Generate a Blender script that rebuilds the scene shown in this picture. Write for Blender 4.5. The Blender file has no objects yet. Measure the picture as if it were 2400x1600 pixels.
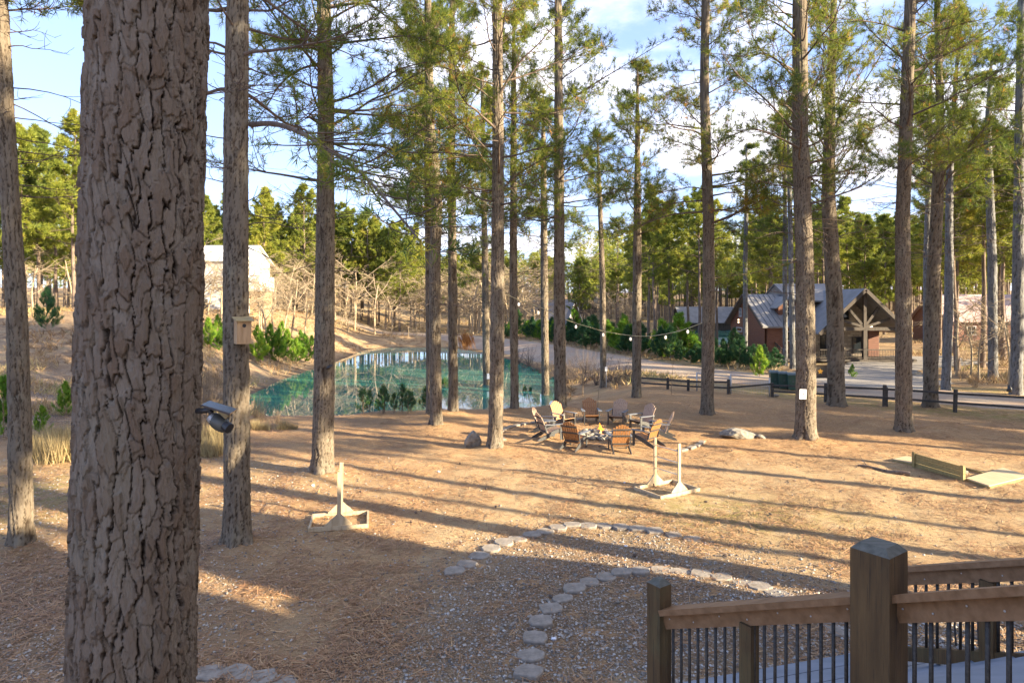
import bpy, bmesh, math, random
import numpy as np
from mathutils import Vector, Matrix
R = math.radians
scene = bpy.context.scene
col = scene.collection

# ------------------------------------------------------------------ camera, world, sun, exposure
EYE = 5.3; F = 1500.0; HOR = 710.0; DK = 2400 / 2352.0
cam = bpy.data.cameras.new('camera'); cam_o = bpy.data.objects.new('camera', cam); col.objects.link(cam_o)
cam_o.location = (0, 0, EYE); cam_o.rotation_euler = (R(90), 0, 0)
cam.sensor_width = 36; cam.lens = 36 * F / 2400
cam.shift_y = -(800 - HOR) / 2400
cam.clip_start = 0.05; cam.clip_end = 2000
scene.camera = cam_o
AZ = 26.0; SUN_EL = 17.5
sun_dir = Vector((math.cos(R(AZ)) * math.cos(R(SUN_EL)), -math.sin(R(AZ)) * math.cos(R(SUN_EL)), math.sin(R(SUN_EL))))
SX, SY = math.cos(R(AZ)), -math.sin(R(AZ))      # horizontal direction towards the sun
sl = bpy.data.lights.new('sun', 'SUN'); sl.energy = 5.0; sl.angle = R(0.5); sl.color = (1.0, 0.83, 0.57)
so = bpy.data.objects.new('sun', sl); col.objects.link(so)
so.rotation_euler = sun_dir.to_track_quat('Z', 'Y').to_euler(); so.location = (60, -30, 40)

world = bpy.data.worlds.new('World'); scene.world = world; world.use_nodes = True
wt = world.node_tree; wn = wt.nodes; wl = wt.links
bg = wn['Background']
sky = wn.new('ShaderNodeTexSky'); sky.sky_type = 'NISHITA'; sky.sun_disc = False
sky.sun_elevation = R(SUN_EL); sky.sun_rotation = math.atan2(SX, SY)
sky.air_density = 1.0; sky.dust_density = 0.6; sky.ozone_density = 2.0
bg.inputs['Strength'].default_value = 0.14
tc = wn.new('ShaderNodeTexCoord')
# cloud layer: direction projected on a high plane
sep = wn.new('ShaderNodeSeparateXYZ'); wl.new(tc.outputs['Generated'], sep.inputs[0])
mx = wn.new('ShaderNodeMath'); mx.operation = 'ADD'; mx.inputs[1].default_value = 0.10; wl.new(sep.outputs['Z'], mx.inputs[0])
mmx = wn.new('ShaderNodeMath'); mmx.operation = 'MAXIMUM'; mmx.inputs[1].default_value = 0.03; wl.new(mx.outputs[0], mmx.inputs[0])
dx = wn.new('ShaderNodeMath'); dx.operation = 'DIVIDE'; wl.new(sep.outputs['X'], dx.inputs[0]); wl.new(mmx.outputs[0], dx.inputs[1])
dy = wn.new('ShaderNodeMath'); dy.operation = 'DIVIDE'; wl.new(sep.outputs['Y'], dy.inputs[0]); wl.new(mmx.outputs[0], dy.inputs[1])
cmb = wn.new('ShaderNodeCombineXYZ'); wl.new(dx.outputs[0], cmb.inputs[0]); wl.new(dy.outputs[0], cmb.inputs[1])
cmb.inputs[2].default_value = 3.3
n1 = wn.new('ShaderNodeTexNoise'); n1.inputs['Scale'].default_value = 0.85; n1.inputs['Detail'].default_value = 8; n1.inputs['Roughness'].default_value = 0.58
wl.new(cmb.outputs[0], n1.inputs['Vector'])
# more cloud towards the right / low, clearer on the left
gx = wn.new('ShaderNodeMapRange'); gx.inputs['From Min'].default_value = -0.5; gx.inputs['From Max'].default_value = 0.35
gx.inputs['To Min'].default_value = -0.13; gx.inputs['To Max'].default_value = 0.07; wl.new(sep.outputs['X'], gx.inputs['Value'])
ad = wn.new('ShaderNodeMath'); ad.operation = 'ADD'; wl.new(n1.outputs['Fac'], ad.inputs[0]); wl.new(gx.outputs[0], ad.inputs[1])
cr = wn.new('ShaderNodeMapRange'); cr.interpolation_type = 'SMOOTHSTEP'
cr.inputs['From Min'].default_value = 0.47; cr.inputs['From Max'].default_value = 0.64; wl.new(ad.outputs[0], cr.inputs['Value'])
cs = wn.new('ShaderNodeMapRange'); cs.inputs['From Min'].default_value = 0.5; cs.inputs['From Max'].default_value = 0.75
cs.inputs['To Min'].default_value = 1.0; cs.inputs['To Max'].default_value = 0.62; wl.new(ad.outputs[0], cs.inputs['Value'])
ccol = wn.new('ShaderNodeVectorMath'); ccol.operation = 'SCALE'; ccol.inputs[0].default_value = (3.7, 3.6, 3.9); wl.new(cs.outputs[0], ccol.inputs['Scale'])
skb = wn.new('ShaderNodeVectorMath'); skb.operation = 'MULTIPLY'; skb.inputs[1].default_value = (0.88, 0.97, 1.34)
sg = wn.new('ShaderNodeGamma'); sg.inputs[1].default_value = 0.55; wl.new(sky.outputs[0], sg.inputs[0]); wl.new(sg.outputs[0], skb.inputs[0])
mixw = wn.new('ShaderNodeMix'); mixw.data_type = 'RGBA'
wl.new(cr.outputs[0], mixw.inputs[0]); wl.new(skb.outputs[0], mixw.inputs[6]); wl.new(ccol.outputs[0], mixw.inputs[7])
wl.new(mixw.outputs[2], bg.inputs['Color'])

scene.view_settings.view_transform = 'Standard'; scene.view_settings.look = 'None'
scene.view_settings.gamma = 1; scene.view_settings.use_curve_mapping = False
scene.view_settings.exposure = 2.12
scene.render.engine = 'CYCLES'
scene.cycles.max_bounces = 6; scene.cycles.transparent_max_bounces = 8
scene.cycles.sample_clamp_indirect = 6

# ------------------------------------------------------------------ helpers
def P(px, py, z=None, Z=None):
    """photo pixel (2400 wide) on the level z, or at the distance Z -> point in the scene"""
    if Z is None:
        Z = (EYE - z) * F / (py - HOR)
    return Vector(((px - 1200) / F * Z, Z, EYE - (py - HOR) * Z / F))
def G(px, py): return P(px, py, z=0.0)

def tag(o, label=None, cat=None, group=None, kind=None):
    if label: o['label'] = label
    if cat: o['category'] = cat
    if group: o['group'] = group
    if kind: o['kind'] = kind
    return o
def empty(name, loc, rz=0, label=None, cat=None, group=None):
    o = bpy.data.objects.new(name, None); col.objects.link(o)
    o.empty_display_size = 0.2
    o.location = loc; o.rotation_euler = (0, 0, rz)
    return tag(o, label, cat, group)
def copy_tree(o, parent=None):
    c = o.copy(); col.objects.link(c)
    if parent is not None: c.parent = parent
    for ch in list(o.children): copy_tree(ch, c)
    return c
def mesh_np(name, v, f, mat, parent=None, smooth=False, attr=None, loc=None):
    """v (N,3); f = list of (M,k) int arrays"""
    me = bpy.data.meshes.new(name)
    v = np.asarray(v, dtype=np.float32)
    fs = [np.asarray(a, dtype=np.int32) for a in f if len(a)]
    me.vertices.add(len(v)); me.vertices.foreach_set('co', v.ravel())
    nl = sum(a.size for a in fs); npoly = sum(len(a) for a in fs)
    me.loops.add(nl); me.loops.foreach_set('vertex_index', np.concatenate([a.ravel() for a in fs]))
    me.polygons.add(npoly)
    tot = np.concatenate([np.full(len(a), a.shape[1], np.int32) for a in fs])
    st = np.concatenate([[0], np.cumsum(tot)[:-1]]).astype(np.int32)
    me.polygons.foreach_set('loop_start', st); me.polygons.foreach_set('loop_total', tot)
    me.polygons.foreach_set('use_smooth', np.full(npoly, bool(smooth)))
    me.update(calc_edges=True)
    if attr:
        for k, a in attr.items():
            at = me.attributes.new(k, 'FLOAT', 'POINT'); at.data.foreach_set('value', np.asarray(a, np.float32).ravel())
    if mat: me.materials.append(mat)
    o = bpy.data.objects.new(name, me); col.objects.link(o)
    if parent is not None: o.parent = parent
    if loc is not None: o.location = loc
    return o

class MB:
    def __init__(s): s.v = []; s.f = []; s.n = 0
    def add(s, v, f):
        v = np.asarray(v, float); s.v.append(v)
        for a in f: s.f.append(np.asarray(a, np.int32) + s.n)
        s.n += len(v); return s
    def hexa(s, p):      # 8 points: bottom 0-3 ccw, top 4-7
        return s.add(p, [[[0, 3, 2, 1], [4, 5, 6, 7], [0, 1, 5, 4], [1, 2, 6, 5], [2, 3, 7, 6], [3, 0, 4, 7]]])
    def box(s, c, d, rz=0, rx=0, ry=0, ch=0.0):
        hx, hy, hz = d[0] / 2, d[1] / 2, d[2] / 2
        M = Matrix.Rotation(rz, 3, 'Z') @ Matrix.Rotation(ry, 3, 'Y') @ Matrix.Rotation(rx, 3, 'X')
        if ch <= 0:
            p = [(-hx, -hy, -hz), (hx, -hy, -hz), (hx, hy, -hz), (-hx, hy, -hz), (-hx, -hy, hz), (hx, -hy, hz), (hx, hy, hz), (-hx, hy, hz)]
            return s.hexa([Vector(c) + M @ Vector(q) for q in p])
        bm = bmesh.new(); bmesh.ops.create_cube(bm, size=1)
        for q in bm.verts: q.co = Vector((q.co.x * d[0], q.co.y * d[1], q.co.z * d[2]))
        bmesh.ops.bevel(bm, geom=list(bm.edges), offset=ch, segments=1, affect='EDGES')
        bm.verts.index_update()
        for q in bm.verts: q.co = Vector(c) + M @ q.co
        s.bm(bm); bm.free(); return s
    def bm(s, bm):
        vs = [tuple(q.co) for q in bm.verts]; d = {}
        for f in bm.faces: d.setdefault(len(f.verts), []).append([q.index for q in f.verts])
        s.add(vs, list(d.values()))
    def beam(s, a, b, w, h, up=(0, 0, 1)):
        a = Vector(a); b = Vector(b); d = (b - a).normalized(); x = d.cross(Vector(up))
        if x.length < 1e-4: x = Vector((1, 0, 0))
        x.normalize(); u = x.cross(d)
        p = []
        for q in (a, b):
            for (i, j) in ((-1, -1), (1, -1), (1, 1), (-1, 1)): p.append(q + x * (i * w / 2) + u * (j * h / 2))
        return s.add(p, [[[0, 1, 2, 3], [7, 6, 5, 4], [0, 4, 5, 1], [1, 5, 6, 2], [2, 6, 7, 3], [3, 7, 4, 0]]])
    def tube(s, path, rad, n=6, cap=True):
        v, f = tube_np(np.array([tuple(p) for p in path], float), np.broadcast_to(np.asarray(rad, float), (len(path),)), n)
        k = len(path)
        s.add(v, [f])
        if cap and n > 2:
            s.f.append(np.array([[s.n - k * n + i for i in range(n)][::-1]])); s.f.append(np.array([[s.n - n + i for i in range(n)]]))
        return s
    def prism(s, poly, z0, z1):   # poly ccw xy
        n = len(poly); v = [(x, y, z0) for x, y in poly] + [(x, y, z1) for x, y in poly]
        s.add(v, [[list(range(n))[::-1], list(range(n, 2 * n))], [[i, (i + 1) % n, n + (i + 1) % n, n + i] for i in range(n)]]); return s
    def extrude(s, pts, vec):     # planar polygon pts (3d) pushed along vec
        n = len(pts); vec = Vector(vec); v = [Vector(p) for p in pts] + [Vector(p) + vec for p in pts]
        s.add(v, [[list(range(n))[::-1], list(range(n, 2 * n))], [[i, (i + 1) % n, n + (i + 1) % n, n + i] for i in range(n)]]); return s
    def build(s, name, mat, parent=None, smooth=False, loc=None):
        d = {}
        for a in s.f:
            a = np.atleast_2d(a); d.setdefault(a.shape[1], []).append(a)
        return mesh_np(name, np.concatenate(s.v), [np.concatenate(x) for x in d.values()], mat, parent, smooth, loc=loc)

def tube_np(p, r, n):
    k = len(p); t = np.gradient(p, axis=0); t /= np.linalg.norm(t, axis=1)[:, None] + 1e-9
    ref = np.array([0, 0, 1.0]) if abs(t[:, 2]).mean() < 0.8 else np.array([1.0, 0, 0])
    x = np.cross(t, ref); x /= np.linalg.norm(x, axis=1)[:, None] + 1e-9
    y = np.cross(t, x)
    a = np.arange(n) * 2 * np.pi / n
    v = p[:, None, :] + r[:, None, None] * (np.cos(a)[None, :, None] * x[:, None, :] - np.sin(a)[None, :, None] * y[:, None, :])
    i = np.arange(k - 1)[:, None] * n; j = np.arange(n)[None, :]; j2 = (j + 1) % n
    f = np.stack([i + j, i + j2, i + n + j2, i + n + j], -1).reshape(-1, 4)
    return v.reshape(-1, 3), f

def hash2(i, j, s):
    i = i.astype(np.int64); j = j.astype(np.int64)
    h = (i * 374761393 + j * 668265263 + s * 1442695041) & 0xffffffff
    h = ((h ^ (h >> 13)) * 1274126177) & 0xffffffff
    h = (h ^ (h >> 16)) & 0xffffffff
    h = (h * 2246822519) & 0xffffffff
    return ((h ^ (h >> 15)) & 0xffffff) / float(0x1000000)
def vnoise(x, y, s, per=None):
    i = np.floor(x); j = np.floor(y); u = x - i; v = y - j
    u = u * u * (3 - 2 * u); v = v * v * (3 - 2 * v)
    i1 = i + 1
    if per: i = i % per; i1 = i1 % per
    return (hash2(i, j, s) * (1 - u) + hash2(i1, j, s) * u) * (1 - v) + (hash2(i, j + 1, s) * (1 - u) + hash2(i1, j + 1, s) * u) * v
def fbm(x, y, s, o=4):
    r = 0; a = 0.5
    for k in range(o): r = r + a * vnoise(x * 2 ** k, y * 2 ** k, s + k); a *= 0.5
    return r
def sstep(x):
    x = np.clip(x, 0, 1); return x * x * (3 - 2 * x)

# ------------------------------------------------------------------ materials
def newmat(name):
    m = bpy.data.materials.new(name); m.use_nodes = True
    nt = m.node_tree; return m, nt, nt.nodes['Principled BSDF']
def ramp(nt, src, stops):
    r = nt.nodes.new('ShaderNodeValToRGB'); e = r.color_ramp.elements
    while len(e) < len(stops): e.new(0.5)
    for k, (p, c) in enumerate(stops): e[k].position = p; e[k].color = (*c, 1)
    nt.links.new(src, r.inputs[0]); return r.outputs[0]
def noise(nt, scale, detail=4, rough=0.55, vec=None, stretch=None, w=0):
    n = nt.nodes.new('ShaderNodeTexNoise'); n.inputs['Scale'].default_value = scale
    n.inputs['Detail'].default_value = detail; n.inputs['Roughness'].default_value = rough
    if vec is None:
        t = nt.nodes.new('ShaderNodeTexCoord'); vec = t.outputs['Object']
    mp = nt.nodes.new('ShaderNodeMapping'); mp.inputs['Scale'].default_value = stretch or (1, 1, 1)
    mp.inputs['Location'].default_value = (w, w * 1.7, w * .3)
    nt.links.new(vec, mp.inputs[0]); nt.links.new(mp.outputs[0], n.inputs['Vector'])
    return n.outputs['Fac']
def mixc(nt, fac, a, b, mode='MIX'):
    m = nt.nodes.new('ShaderNodeMix'); m.data_type = 'RGBA'; m.blend_type = mode
    for k, q in ((0, fac), (6, a), (7, b)):
        if isinstance(q, (int, float)): m.inputs[k].default_value = q
        elif isinstance(q, tuple): m.inputs[k].default_value = (*q, 1)
        else: nt.links.new(q, m.inputs[k])
    return m.outputs[2]
def mth(nt, op, a, b=None, clamp=False):
    m = nt.nodes.new('ShaderNodeMath'); m.operation = op; m.use_clamp = clamp
    for k, q in enumerate((a, b)):
        if q is None: continue
        if isinstance(q, (int, float)): m.inputs[k].default_value = q
        else: nt.links.new(q, m.inputs[k])
    return m.outputs[0]
def bump(nt, b, h, strength=0.5, dist=0.02):
    n = nt.nodes.new('ShaderNodeBump'); n.inputs['Strength'].default_value = strength; n.inputs['Distance'].default_value = dist
    nt.links.new(h, n.inputs['Height']); nt.links.new(n.outputs[0], b.inputs['Normal'])
def attr_node(nt, name):
    a = nt.nodes.new('ShaderNodeAttribute'); a.attribute_name = name; return a.outputs['Fac']

def simple_mat(name, c1, c2, scale=6, rough=0.75, stretch=None, bs=0.3, bd=0.01, metal=0, detail=5):
    m, nt, b = newmat(name)
    f = noise(nt, scale, detail, 0.6, stretch=stretch)
    nt.links.new(ramp(nt, f, [(0.3, c1), (0.7, c2)]), b.inputs['Base Color'])
    b.inputs['Roughness'].default_value = rough; b.inputs['Metallic'].default_value = metal
    if bs: bump(nt, b, f, bs, bd)
    return m
M = {}
def bark_mat(name, furrow, plate, plate2, fine=60):
    m, nt, b = newmat(name)
    d = attr_node(nt, 'depth'); c = attr_node(nt, 'cid')
    f = noise(nt, fine, 6, 0.7, stretch=(1, 1, 0.35)); g = noise(nt, 2.2, 3, 0.6, stretch=(1, 1, .5))
    pc = mixc(nt, c, plate, plate2)
    pc = mixc(nt, mth(nt, 'MULTIPLY', f, 0.55), pc, tuple(x * 0.45 for x in plate))
    lich = ramp(nt, g, [(0.55, (0, 0, 0)), (0.72, (1, 1, 1))])
    pc = mixc(nt, mth(nt, 'MULTIPLY', lich, 0.35), pc, (0.30, 0.29, 0.22))
    nt.links.new(mixc(nt, d, furrow, pc), b.inputs['Base Color'])
    b.inputs['Roughness'].default_value = 0.92; b.inputs['Specular IOR Level'].default_value = 0.15
    bump(nt, b, f, 1.0, 0.016)
    return m
M['bark'] = bark_mat('pine_bark', (0.045, 0.032, 0.022), (0.25, 0.21, 0.16), (0.16, 0.125, 0.09), 40)
M['bark_near'] = bark_mat('old_pine_bark', (0.022, 0.014, 0.010), (0.35, 0.305, 0.25), (0.20, 0.135, 0.09), 75)
M['bark_grey'] = bark_mat('grey_pine_bark', (0.07, 0.065, 0.06), (0.25, 0.25, 0.25), (0.17, 0.165, 0.155), 40)
def far_bark(name, a, b_):
    m, nt, b = newmat(name)
    f = noise(nt, 7, 6, 0.7, stretch=(1, 1, 0.25))
    nt.links.new(ramp(nt, f, [(0.35, a), (0.65, b_)]), b.inputs['Base Color']); b.inputs['Roughness'].default_value = 0.9
    bump(nt, b, f, 0.6, 0.03); return m
M['bark_far'] = far_bark('far_pine_bark', (0.09, 0.065, 0.05), (0.24, 0.18, 0.135))
M['limb'] = far_bark('limb_bark', (0.07, 0.05, 0.04), (0.17, 0.125, 0.095))
M['bare_wood'] = far_bark('bare_tree_bark', (0.23, 0.175, 0.115), (0.44, 0.35, 0.23))
M['twig'] = far_bark('dry_twig', (0.16, 0.11, 0.07), (0.36, 0.26, 0.16))
M['dead_twig'] = far_bark('grey_twig', (0.08, 0.06, 0.05), (0.18, 0.14, 0.12))

def leaf_mat(name, stops, trans=0.35, obj_var=0.0):
    m, nt, b = newmat(name)
    a = attr_node(nt, 'tint')
    if obj_var:
        oi = nt.nodes.new('ShaderNodeObjectInfo')
        a = mth(nt, 'ADD', a, mth(nt, 'MULTIPLY', mth(nt, 'SUBTRACT', oi.outputs['Random'], 0.5), obj_var), True)
    c = ramp(nt, a, stops)
    nt.links.new(c, b.inputs['Base Color']); b.inputs['Roughness'].default_value = 0.55; b.inputs['Specular IOR Level'].default_value = 0.3
    t = nt.nodes.new('ShaderNodeBsdfTranslucent'); nt.links.new(c, t.inputs['Color'])
    mx = nt.nodes.new('ShaderNodeMixShader'); mx.inputs[0].default_value = trans
    nt.links.new(b.outputs[0], mx.inputs[1]); nt.links.new(t.outputs[0], mx.inputs[2])
    nt.links.new(mx.outputs[0], nt.nodes['Material Output'].inputs['Surface']); return m
M['needle'] = leaf_mat('pine_needles', [(0.0, (0.055, 0.10, 0.03)), (0.45, (0.17, 0.22, 0.03)), (0.8, (0.32, 0.33, 0.04)), (0.93, (0.36, 0.27, 0.05)), (1.0, (0.48, 0.23, 0.06))], 0.5, 0.25)
M['needle_far'] = leaf_mat('far_pine_needles', [(0.0, (0.11, 0.16, 0.035)), (0.5, (0.28, 0.31, 0.045)), (0.9, (0.43, 0.42, 0.07)), (1.0, (0.45, 0.36, 0.09))], 0.45, 0.45)
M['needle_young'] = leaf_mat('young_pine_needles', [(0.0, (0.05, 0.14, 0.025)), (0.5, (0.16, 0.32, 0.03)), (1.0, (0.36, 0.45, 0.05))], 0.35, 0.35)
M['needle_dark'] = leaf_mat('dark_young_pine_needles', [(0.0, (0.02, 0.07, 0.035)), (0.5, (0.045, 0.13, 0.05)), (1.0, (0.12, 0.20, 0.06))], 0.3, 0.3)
M['dry_grass'] = leaf_mat('dry_grass', [(0.0, (0.26, 0.19, 0.09)), (1.0, (0.52, 0.42, 0.22))], 0.3, 0.2)
M['dead_needle'] = leaf_mat('dead_needles', [(0.0, (0.33, 0.15, 0.05)), (1.0, (0.55, 0.30, 0.11))], 0.3, 0.2)
M['straw'] = leaf_mat('pine_straw', [(0.0, (0.13, 0.07, 0.04)), (0.5, (0.36, 0.20, 0.10)), (1.0, (0.58, 0.38, 0.20))], 0.05)

# ground: pine straw, gravel, moss, bare soil
def ground_mat():
    m, nt, b = newmat('ground_litter')
    geo = nt.nodes.new('ShaderNodeNewGeometry'); pos = geo.outputs['Position']
    gz = attr_node(nt, 'gravel'); gr = attr_node(nt, 'grass'); wd = attr_node(nt, 'straw')
    big = noise(nt, 0.35, 5, 0.6, vec=pos); mid = noise(nt, 2.3, 5, 0.62, vec=pos, w=3)
    fine = noise(nt, 26, 6, 0.75, vec=pos, w=7)
    fib = noise(nt, 9, 6, 0.8, vec=pos, stretch=(1, 3.2, 1), w=1)
    fib2 = noise(nt, 34, 4, 0.8, vec=pos, stretch=(3.0, 1, 1), w=5)
    ff = mth(nt, 'ADD', mth(nt, 'MULTIPLY', fib, 0.5), mth(nt, 'MULTIPLY', fib2, 0.5))
    straw = ramp(nt, ff, [(0.32, (0.13, 0.065, 0.035)), (0.45, (0.38, 0.22, 0.11)), (0.56, (0.56, 0.365, 0.19)), (0.68, (0.72, 0.54, 0.33))])
    tan = ramp(nt, ff, [(0.32, (0.17, 0.12, 0.07)), (0.46, (0.44, 0.33, 0.19)), (0.56, (0.60, 0.46, 0.28)), (0.68, (0.78, 0.66, 0.46))])
    vor = nt.nodes.new('ShaderNodeTexVoronoi'); vor.inputs['Scale'].default_value = 30; nt.links.new(pos, vor.inputs['Vector'])
    sepc = nt.nodes.new('ShaderNodeSeparateColor'); nt.links.new(vor.outputs['Color'], sepc.inputs[0])
    grav = ramp(nt, sepc.outputs[0], [(0.0, (0.10, 0.085, 0.07)), (0.3, (0.28, 0.22, 0.165)), (0.75, (0.42, 0.35, 0.28)), (0.93, (0.60, 0.56, 0.52))])
    grav = mixc(nt, ramp(nt, vor.outputs['Distance'], [(0.28, (0, 0, 0)), (0.62, (1, 1, 1))]), grav, (0.13, 0.085, 0.055))
    grav = mixc(nt, ramp(nt, mth(nt, 'ADD', mth(nt, 'MULTIPLY', mid, .6), mth(nt, 'MULTIPLY', fib, .4)), [(0.51, (0, 0, 0)), (0.60, (1, 1, 1))]), grav, straw)
    wmask = mth(nt, 'ADD', wd, mth(nt, 'MULTIPLY', mth(nt, 'SUBTRACT', mid, 0.5), 1.6), True)
    c = mixc(nt, wmask, tan, straw)
    gmask = mth(nt, 'ADD', gz, mth(nt, 'MULTIPLY', mth(nt, 'SUBTRACT', mid, 0.5), 1.2 ), True)
    gmask = mth(nt, 'MULTIPLY', gmask, ramp(nt, gz, [(0.02, (0, 0, 0)), (0.2, (1, 1, 1))]))
    c = mixc(nt, gmask, c, grav)
    grn = mth(nt, 'MULTIPLY', gr, ramp(nt, mth(nt, 'ADD', mth(nt, 'MULTIPLY', mid, .5), mth(nt, 'MULTIPLY', fine, .5)), [(0.45, (0, 0, 0)), (0.55, (1, 1, 1))]))
    c = mixc(nt, grn, c, ramp(nt, fine, [(0.4, (0.10, 0.13, 0.03)), (0.6, (0.30, 0.30, 0.08))]))
    c = mixc(nt, ramp(nt, big, [(0.4, (0.0, 0.0, 0.0)), (0.65, (0.35, 0.35, 0.35))]), c, (0.30, 0.20, 0.12))
    fz = attr_node(nt, 'far'); mm = noise(nt, 0.8, 8, 0.72, vec=pos, w=11)
    fc = ramp(nt, mm, [(0.34, (0.10, 0.065, 0.04)), (0.46, (0.26, 0.175, 0.10)), (0.55, (0.40, 0.29, 0.17)), (0.68, (0.20, 0.19, 0.07))])
    c = mixc(nt, mth(nt, 'MULTIPLY', fz, 0.75), c, fc)
    c = mixc(nt, mth(nt, 'MULTIPLY', attr_node(nt, 'wet'), 0.8), c, (0.07, 0.05, 0.035))
    nt.links.new(c, b.inputs['Base Color']); b.inputs['Roughness'].default_value = 0.95; b.inputs['Specular IOR Level'].default_value = 0.1
    h = mth(nt, 'ADD', mth(nt, 'MULTIPLY', ff, 1.0), mth(nt, 'ADD', mth(nt, 'MULTIPLY', fine, 0.5), mth(nt, 'MULTIPLY', mid, 0.8)))
    bump(nt, b, h, 0.9, 0.07)
    return m
M['ground'] = ground_mat()
def road_mat():
    m, nt, b = newmat('gravel_road')
    geo = nt.nodes.new('ShaderNodeNewGeometry'); pos = geo.outputs['Position']
    a = noise(nt, 14, 6, 0.75, vec=pos); g = noise(nt, 0.5, 4, 0.6, vec=pos)
    c = ramp(nt, a, [(0.3, (0.25, 0.19, 0.135)), (0.7, (0.42, 0.34, 0.25))])
    c = mixc(nt, ramp(nt, g, [(0.4, (0, 0, 0)), (0.65, (1, 1, 1))]), c, (0.33, 0.225, 0.15))
    nt.links.new(c, b.inputs['Base Color']); b.inputs['Roughness'].default_value = 0.9; bump(nt, b, a, 0.6, 0.03); return m
M['road'] = road_mat()
M['drive'] = simple_mat('driveway_gravel', (0.20, 0.18, 0.155), (0.32, 0.285, 0.24), 9, 0.9, bs=0.5, bd=0.03)
def water_mat():
    m, nt, b = newmat('pond_water')
    geo = nt.nodes.new('ShaderNodeNewGeometry')
    n = noise(nt, 1.1, 3, 0.5, vec=geo.outputs['Position'], stretch=(1, .35, 1))
    g = noise(nt, 0.06, 2, 0.5, vec=geo.outputs['Position'])
    nt.links.new(ramp(nt, g, [(0.35, (0.025, 0.155, 0.135)), (0.7, (0.07, 0.21, 0.175))]), b.inputs['Base Color'])
    b.inputs['Roughness'].default_value = 0.02; b.inputs['IOR'].default_value = 1.33
    bump(nt, b, n, 0.05, 0.03); return m
M['water'] = water_mat()

def wood_mat(name, a, b_, scale=18, rough=0.75, axis='x', bs=0.35):
    st = {'x': (0.12, 1, 1), 'y': (1, 0.12, 1), 'z': (1, 1, 0.12)}[axis]
    return simple_mat(name, a, b_, scale, rough, st, bs, 0.006, detail=7)
M['deck_post'] = wood_mat('stained_post', (0.05, 0.027, 0.010), (0.125, 0.073, 0.027), 14, 0.8, 'z', 0.6)
def weathered_post():
    m, nt, b = newmat('stained_post')
    f = noise(nt, 14, 7, 0.6, stretch=(1, 1, .12)); st = noise(nt, 90, 5, 0.8, stretch=(1, 1, .02), w=4); bl = noise(nt, 2.5, 4, 0.6, w=9)
    c = ramp(nt, f, [(0.3, (0.055, 0.03, 0.011)), (0.7, (0.14, 0.083, 0.032))])
    c = mixc(nt, ramp(nt, st, [(0.36, (.75, .75, .75)), (0.46, (0, 0, 0))]), c, (0.022, 0.015, 0.01))
    c = mixc(nt, ramp(nt, bl, [(0.5, (0, 0, 0)), (0.7, (.45, .45, .45))]), c, (0.11, 0.105, 0.045))
    kn = nt.nodes.new('ShaderNodeTexVoronoi'); kn.inputs['Scale'].default_value = 3.1; t = nt.nodes.new('ShaderNodeTexCoord'); nt.links.new(t.outputs['Object'], kn.inputs['Vector'])
    c = mixc(nt, ramp(nt, kn.outputs['Distance'], [(0.05, (1, 1, 1)), (0.11, (0, 0, 0))]), c, (0.03, 0.016, 0.008))
    nt.links.new(c, b.inputs['Base Color']); b.inputs['Roughness'].default_value = .8; bump(nt, b, mth(nt, 'ADD', f, st), .6, .006); return m
M['deck_post'] = weathered_post()
M['post_end'] = wood_mat('weathered_post_top', (0.07, 0.07, 0.055), (0.15, 0.145, 0.12), 30, 0.85, 'x', 0.5)
M['rail'] = wood_mat('rail_stain', (0.17, 0.088, 0.038), (0.29, 0.165, 0.085), 16, 0.5, 'x', 0.06)
M['rebar'] = simple_mat('dark_rebar', (0.03, 0.028, 0.026), (0.08, 0.07, 0.06), 60, 0.55, metal=0.5)
M['deck_grey'] = wood_mat('grey_deck_paint', (0.15, 0.18, 0.22), (0.23, 0.26, 0.31), 9, 0.6, 'x', 0.2)
M['pine_lumber'] = wood_mat('new_lumber', (0.36, 0.27, 0.16), (0.52, 0.42, 0.28), 16, 0.7, 'z')
M['ply'] = wood_mat('plywood', (0.42, 0.33, 0.19), (0.55, 0.45, 0.28), 10, 0.7, 'x', 0.2)
M['pit_board'] = wood_mat('treated_board', (0.22, 0.165, 0.06), (0.38, 0.29, 0.12), 14, 0.75, 'y')
M['slat'] = wood_mat('teak_slat', (0.24, 0.10, 0.032), (0.40, 0.20, 0.075), 30, 0.55, 'z')
M['slat_shade'] = wood_mat('shaded_slat', (0.30, 0.20, 0.14), (0.50, 0.36, 0.26), 30, 0.7, 'z')  # greyer copy of the same brown slats, shade put into the colour
M['chair_frame'] = wood_mat('black_chair_frame', (0.028, 0.03, 0.032), (0.09, 0.09, 0.09), 30, 0.5, 'x')
M['arm'] = wood_mat('slate_arm', (0.10, 0.11, 0.12), (0.22, 0.23, 0.25), 30, 0.5, 'x')
M['stone'] = simple_mat('concrete_paver', (0.18, 0.155, 0.125), (0.33, 0.285, 0.235), 9, 0.9, bs=0.6, bd=0.02)
M['rock'] = simple_mat('field_rock', (0.13, 0.115, 0.095), (0.33, 0.30, 0.25), 7, 0.9, bs=0.8, bd=0.05, detail=8)
M['ash'] = simple_mat('ash', (0.14, 0.13, 0.12), (0.38, 0.36, 0.34), 12, 0.95)
M['char'] = simple_mat('charred_log', (0.03, 0.025, 0.02), (0.40, 0.36, 0.32), 9, 0.9, detail=7)
M['fence'] = wood_mat('dark_fence_rail', (0.028, 0.026, 0.024), (0.085, 0.075, 0.065), 12, 0.8, 'x')
M['galv'] = simple_mat('galvanised_pipe', (0.42, 0.42, 0.42), (0.58, 0.58, 0.58), 10, 0.45, metal=0.4, bs=0)
M['bin'] = simple_mat('bin_plastic', (0.025, 0.07, 0.055), (0.045, 0.10, 0.08), 3, 0.45, bs=0)
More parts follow.
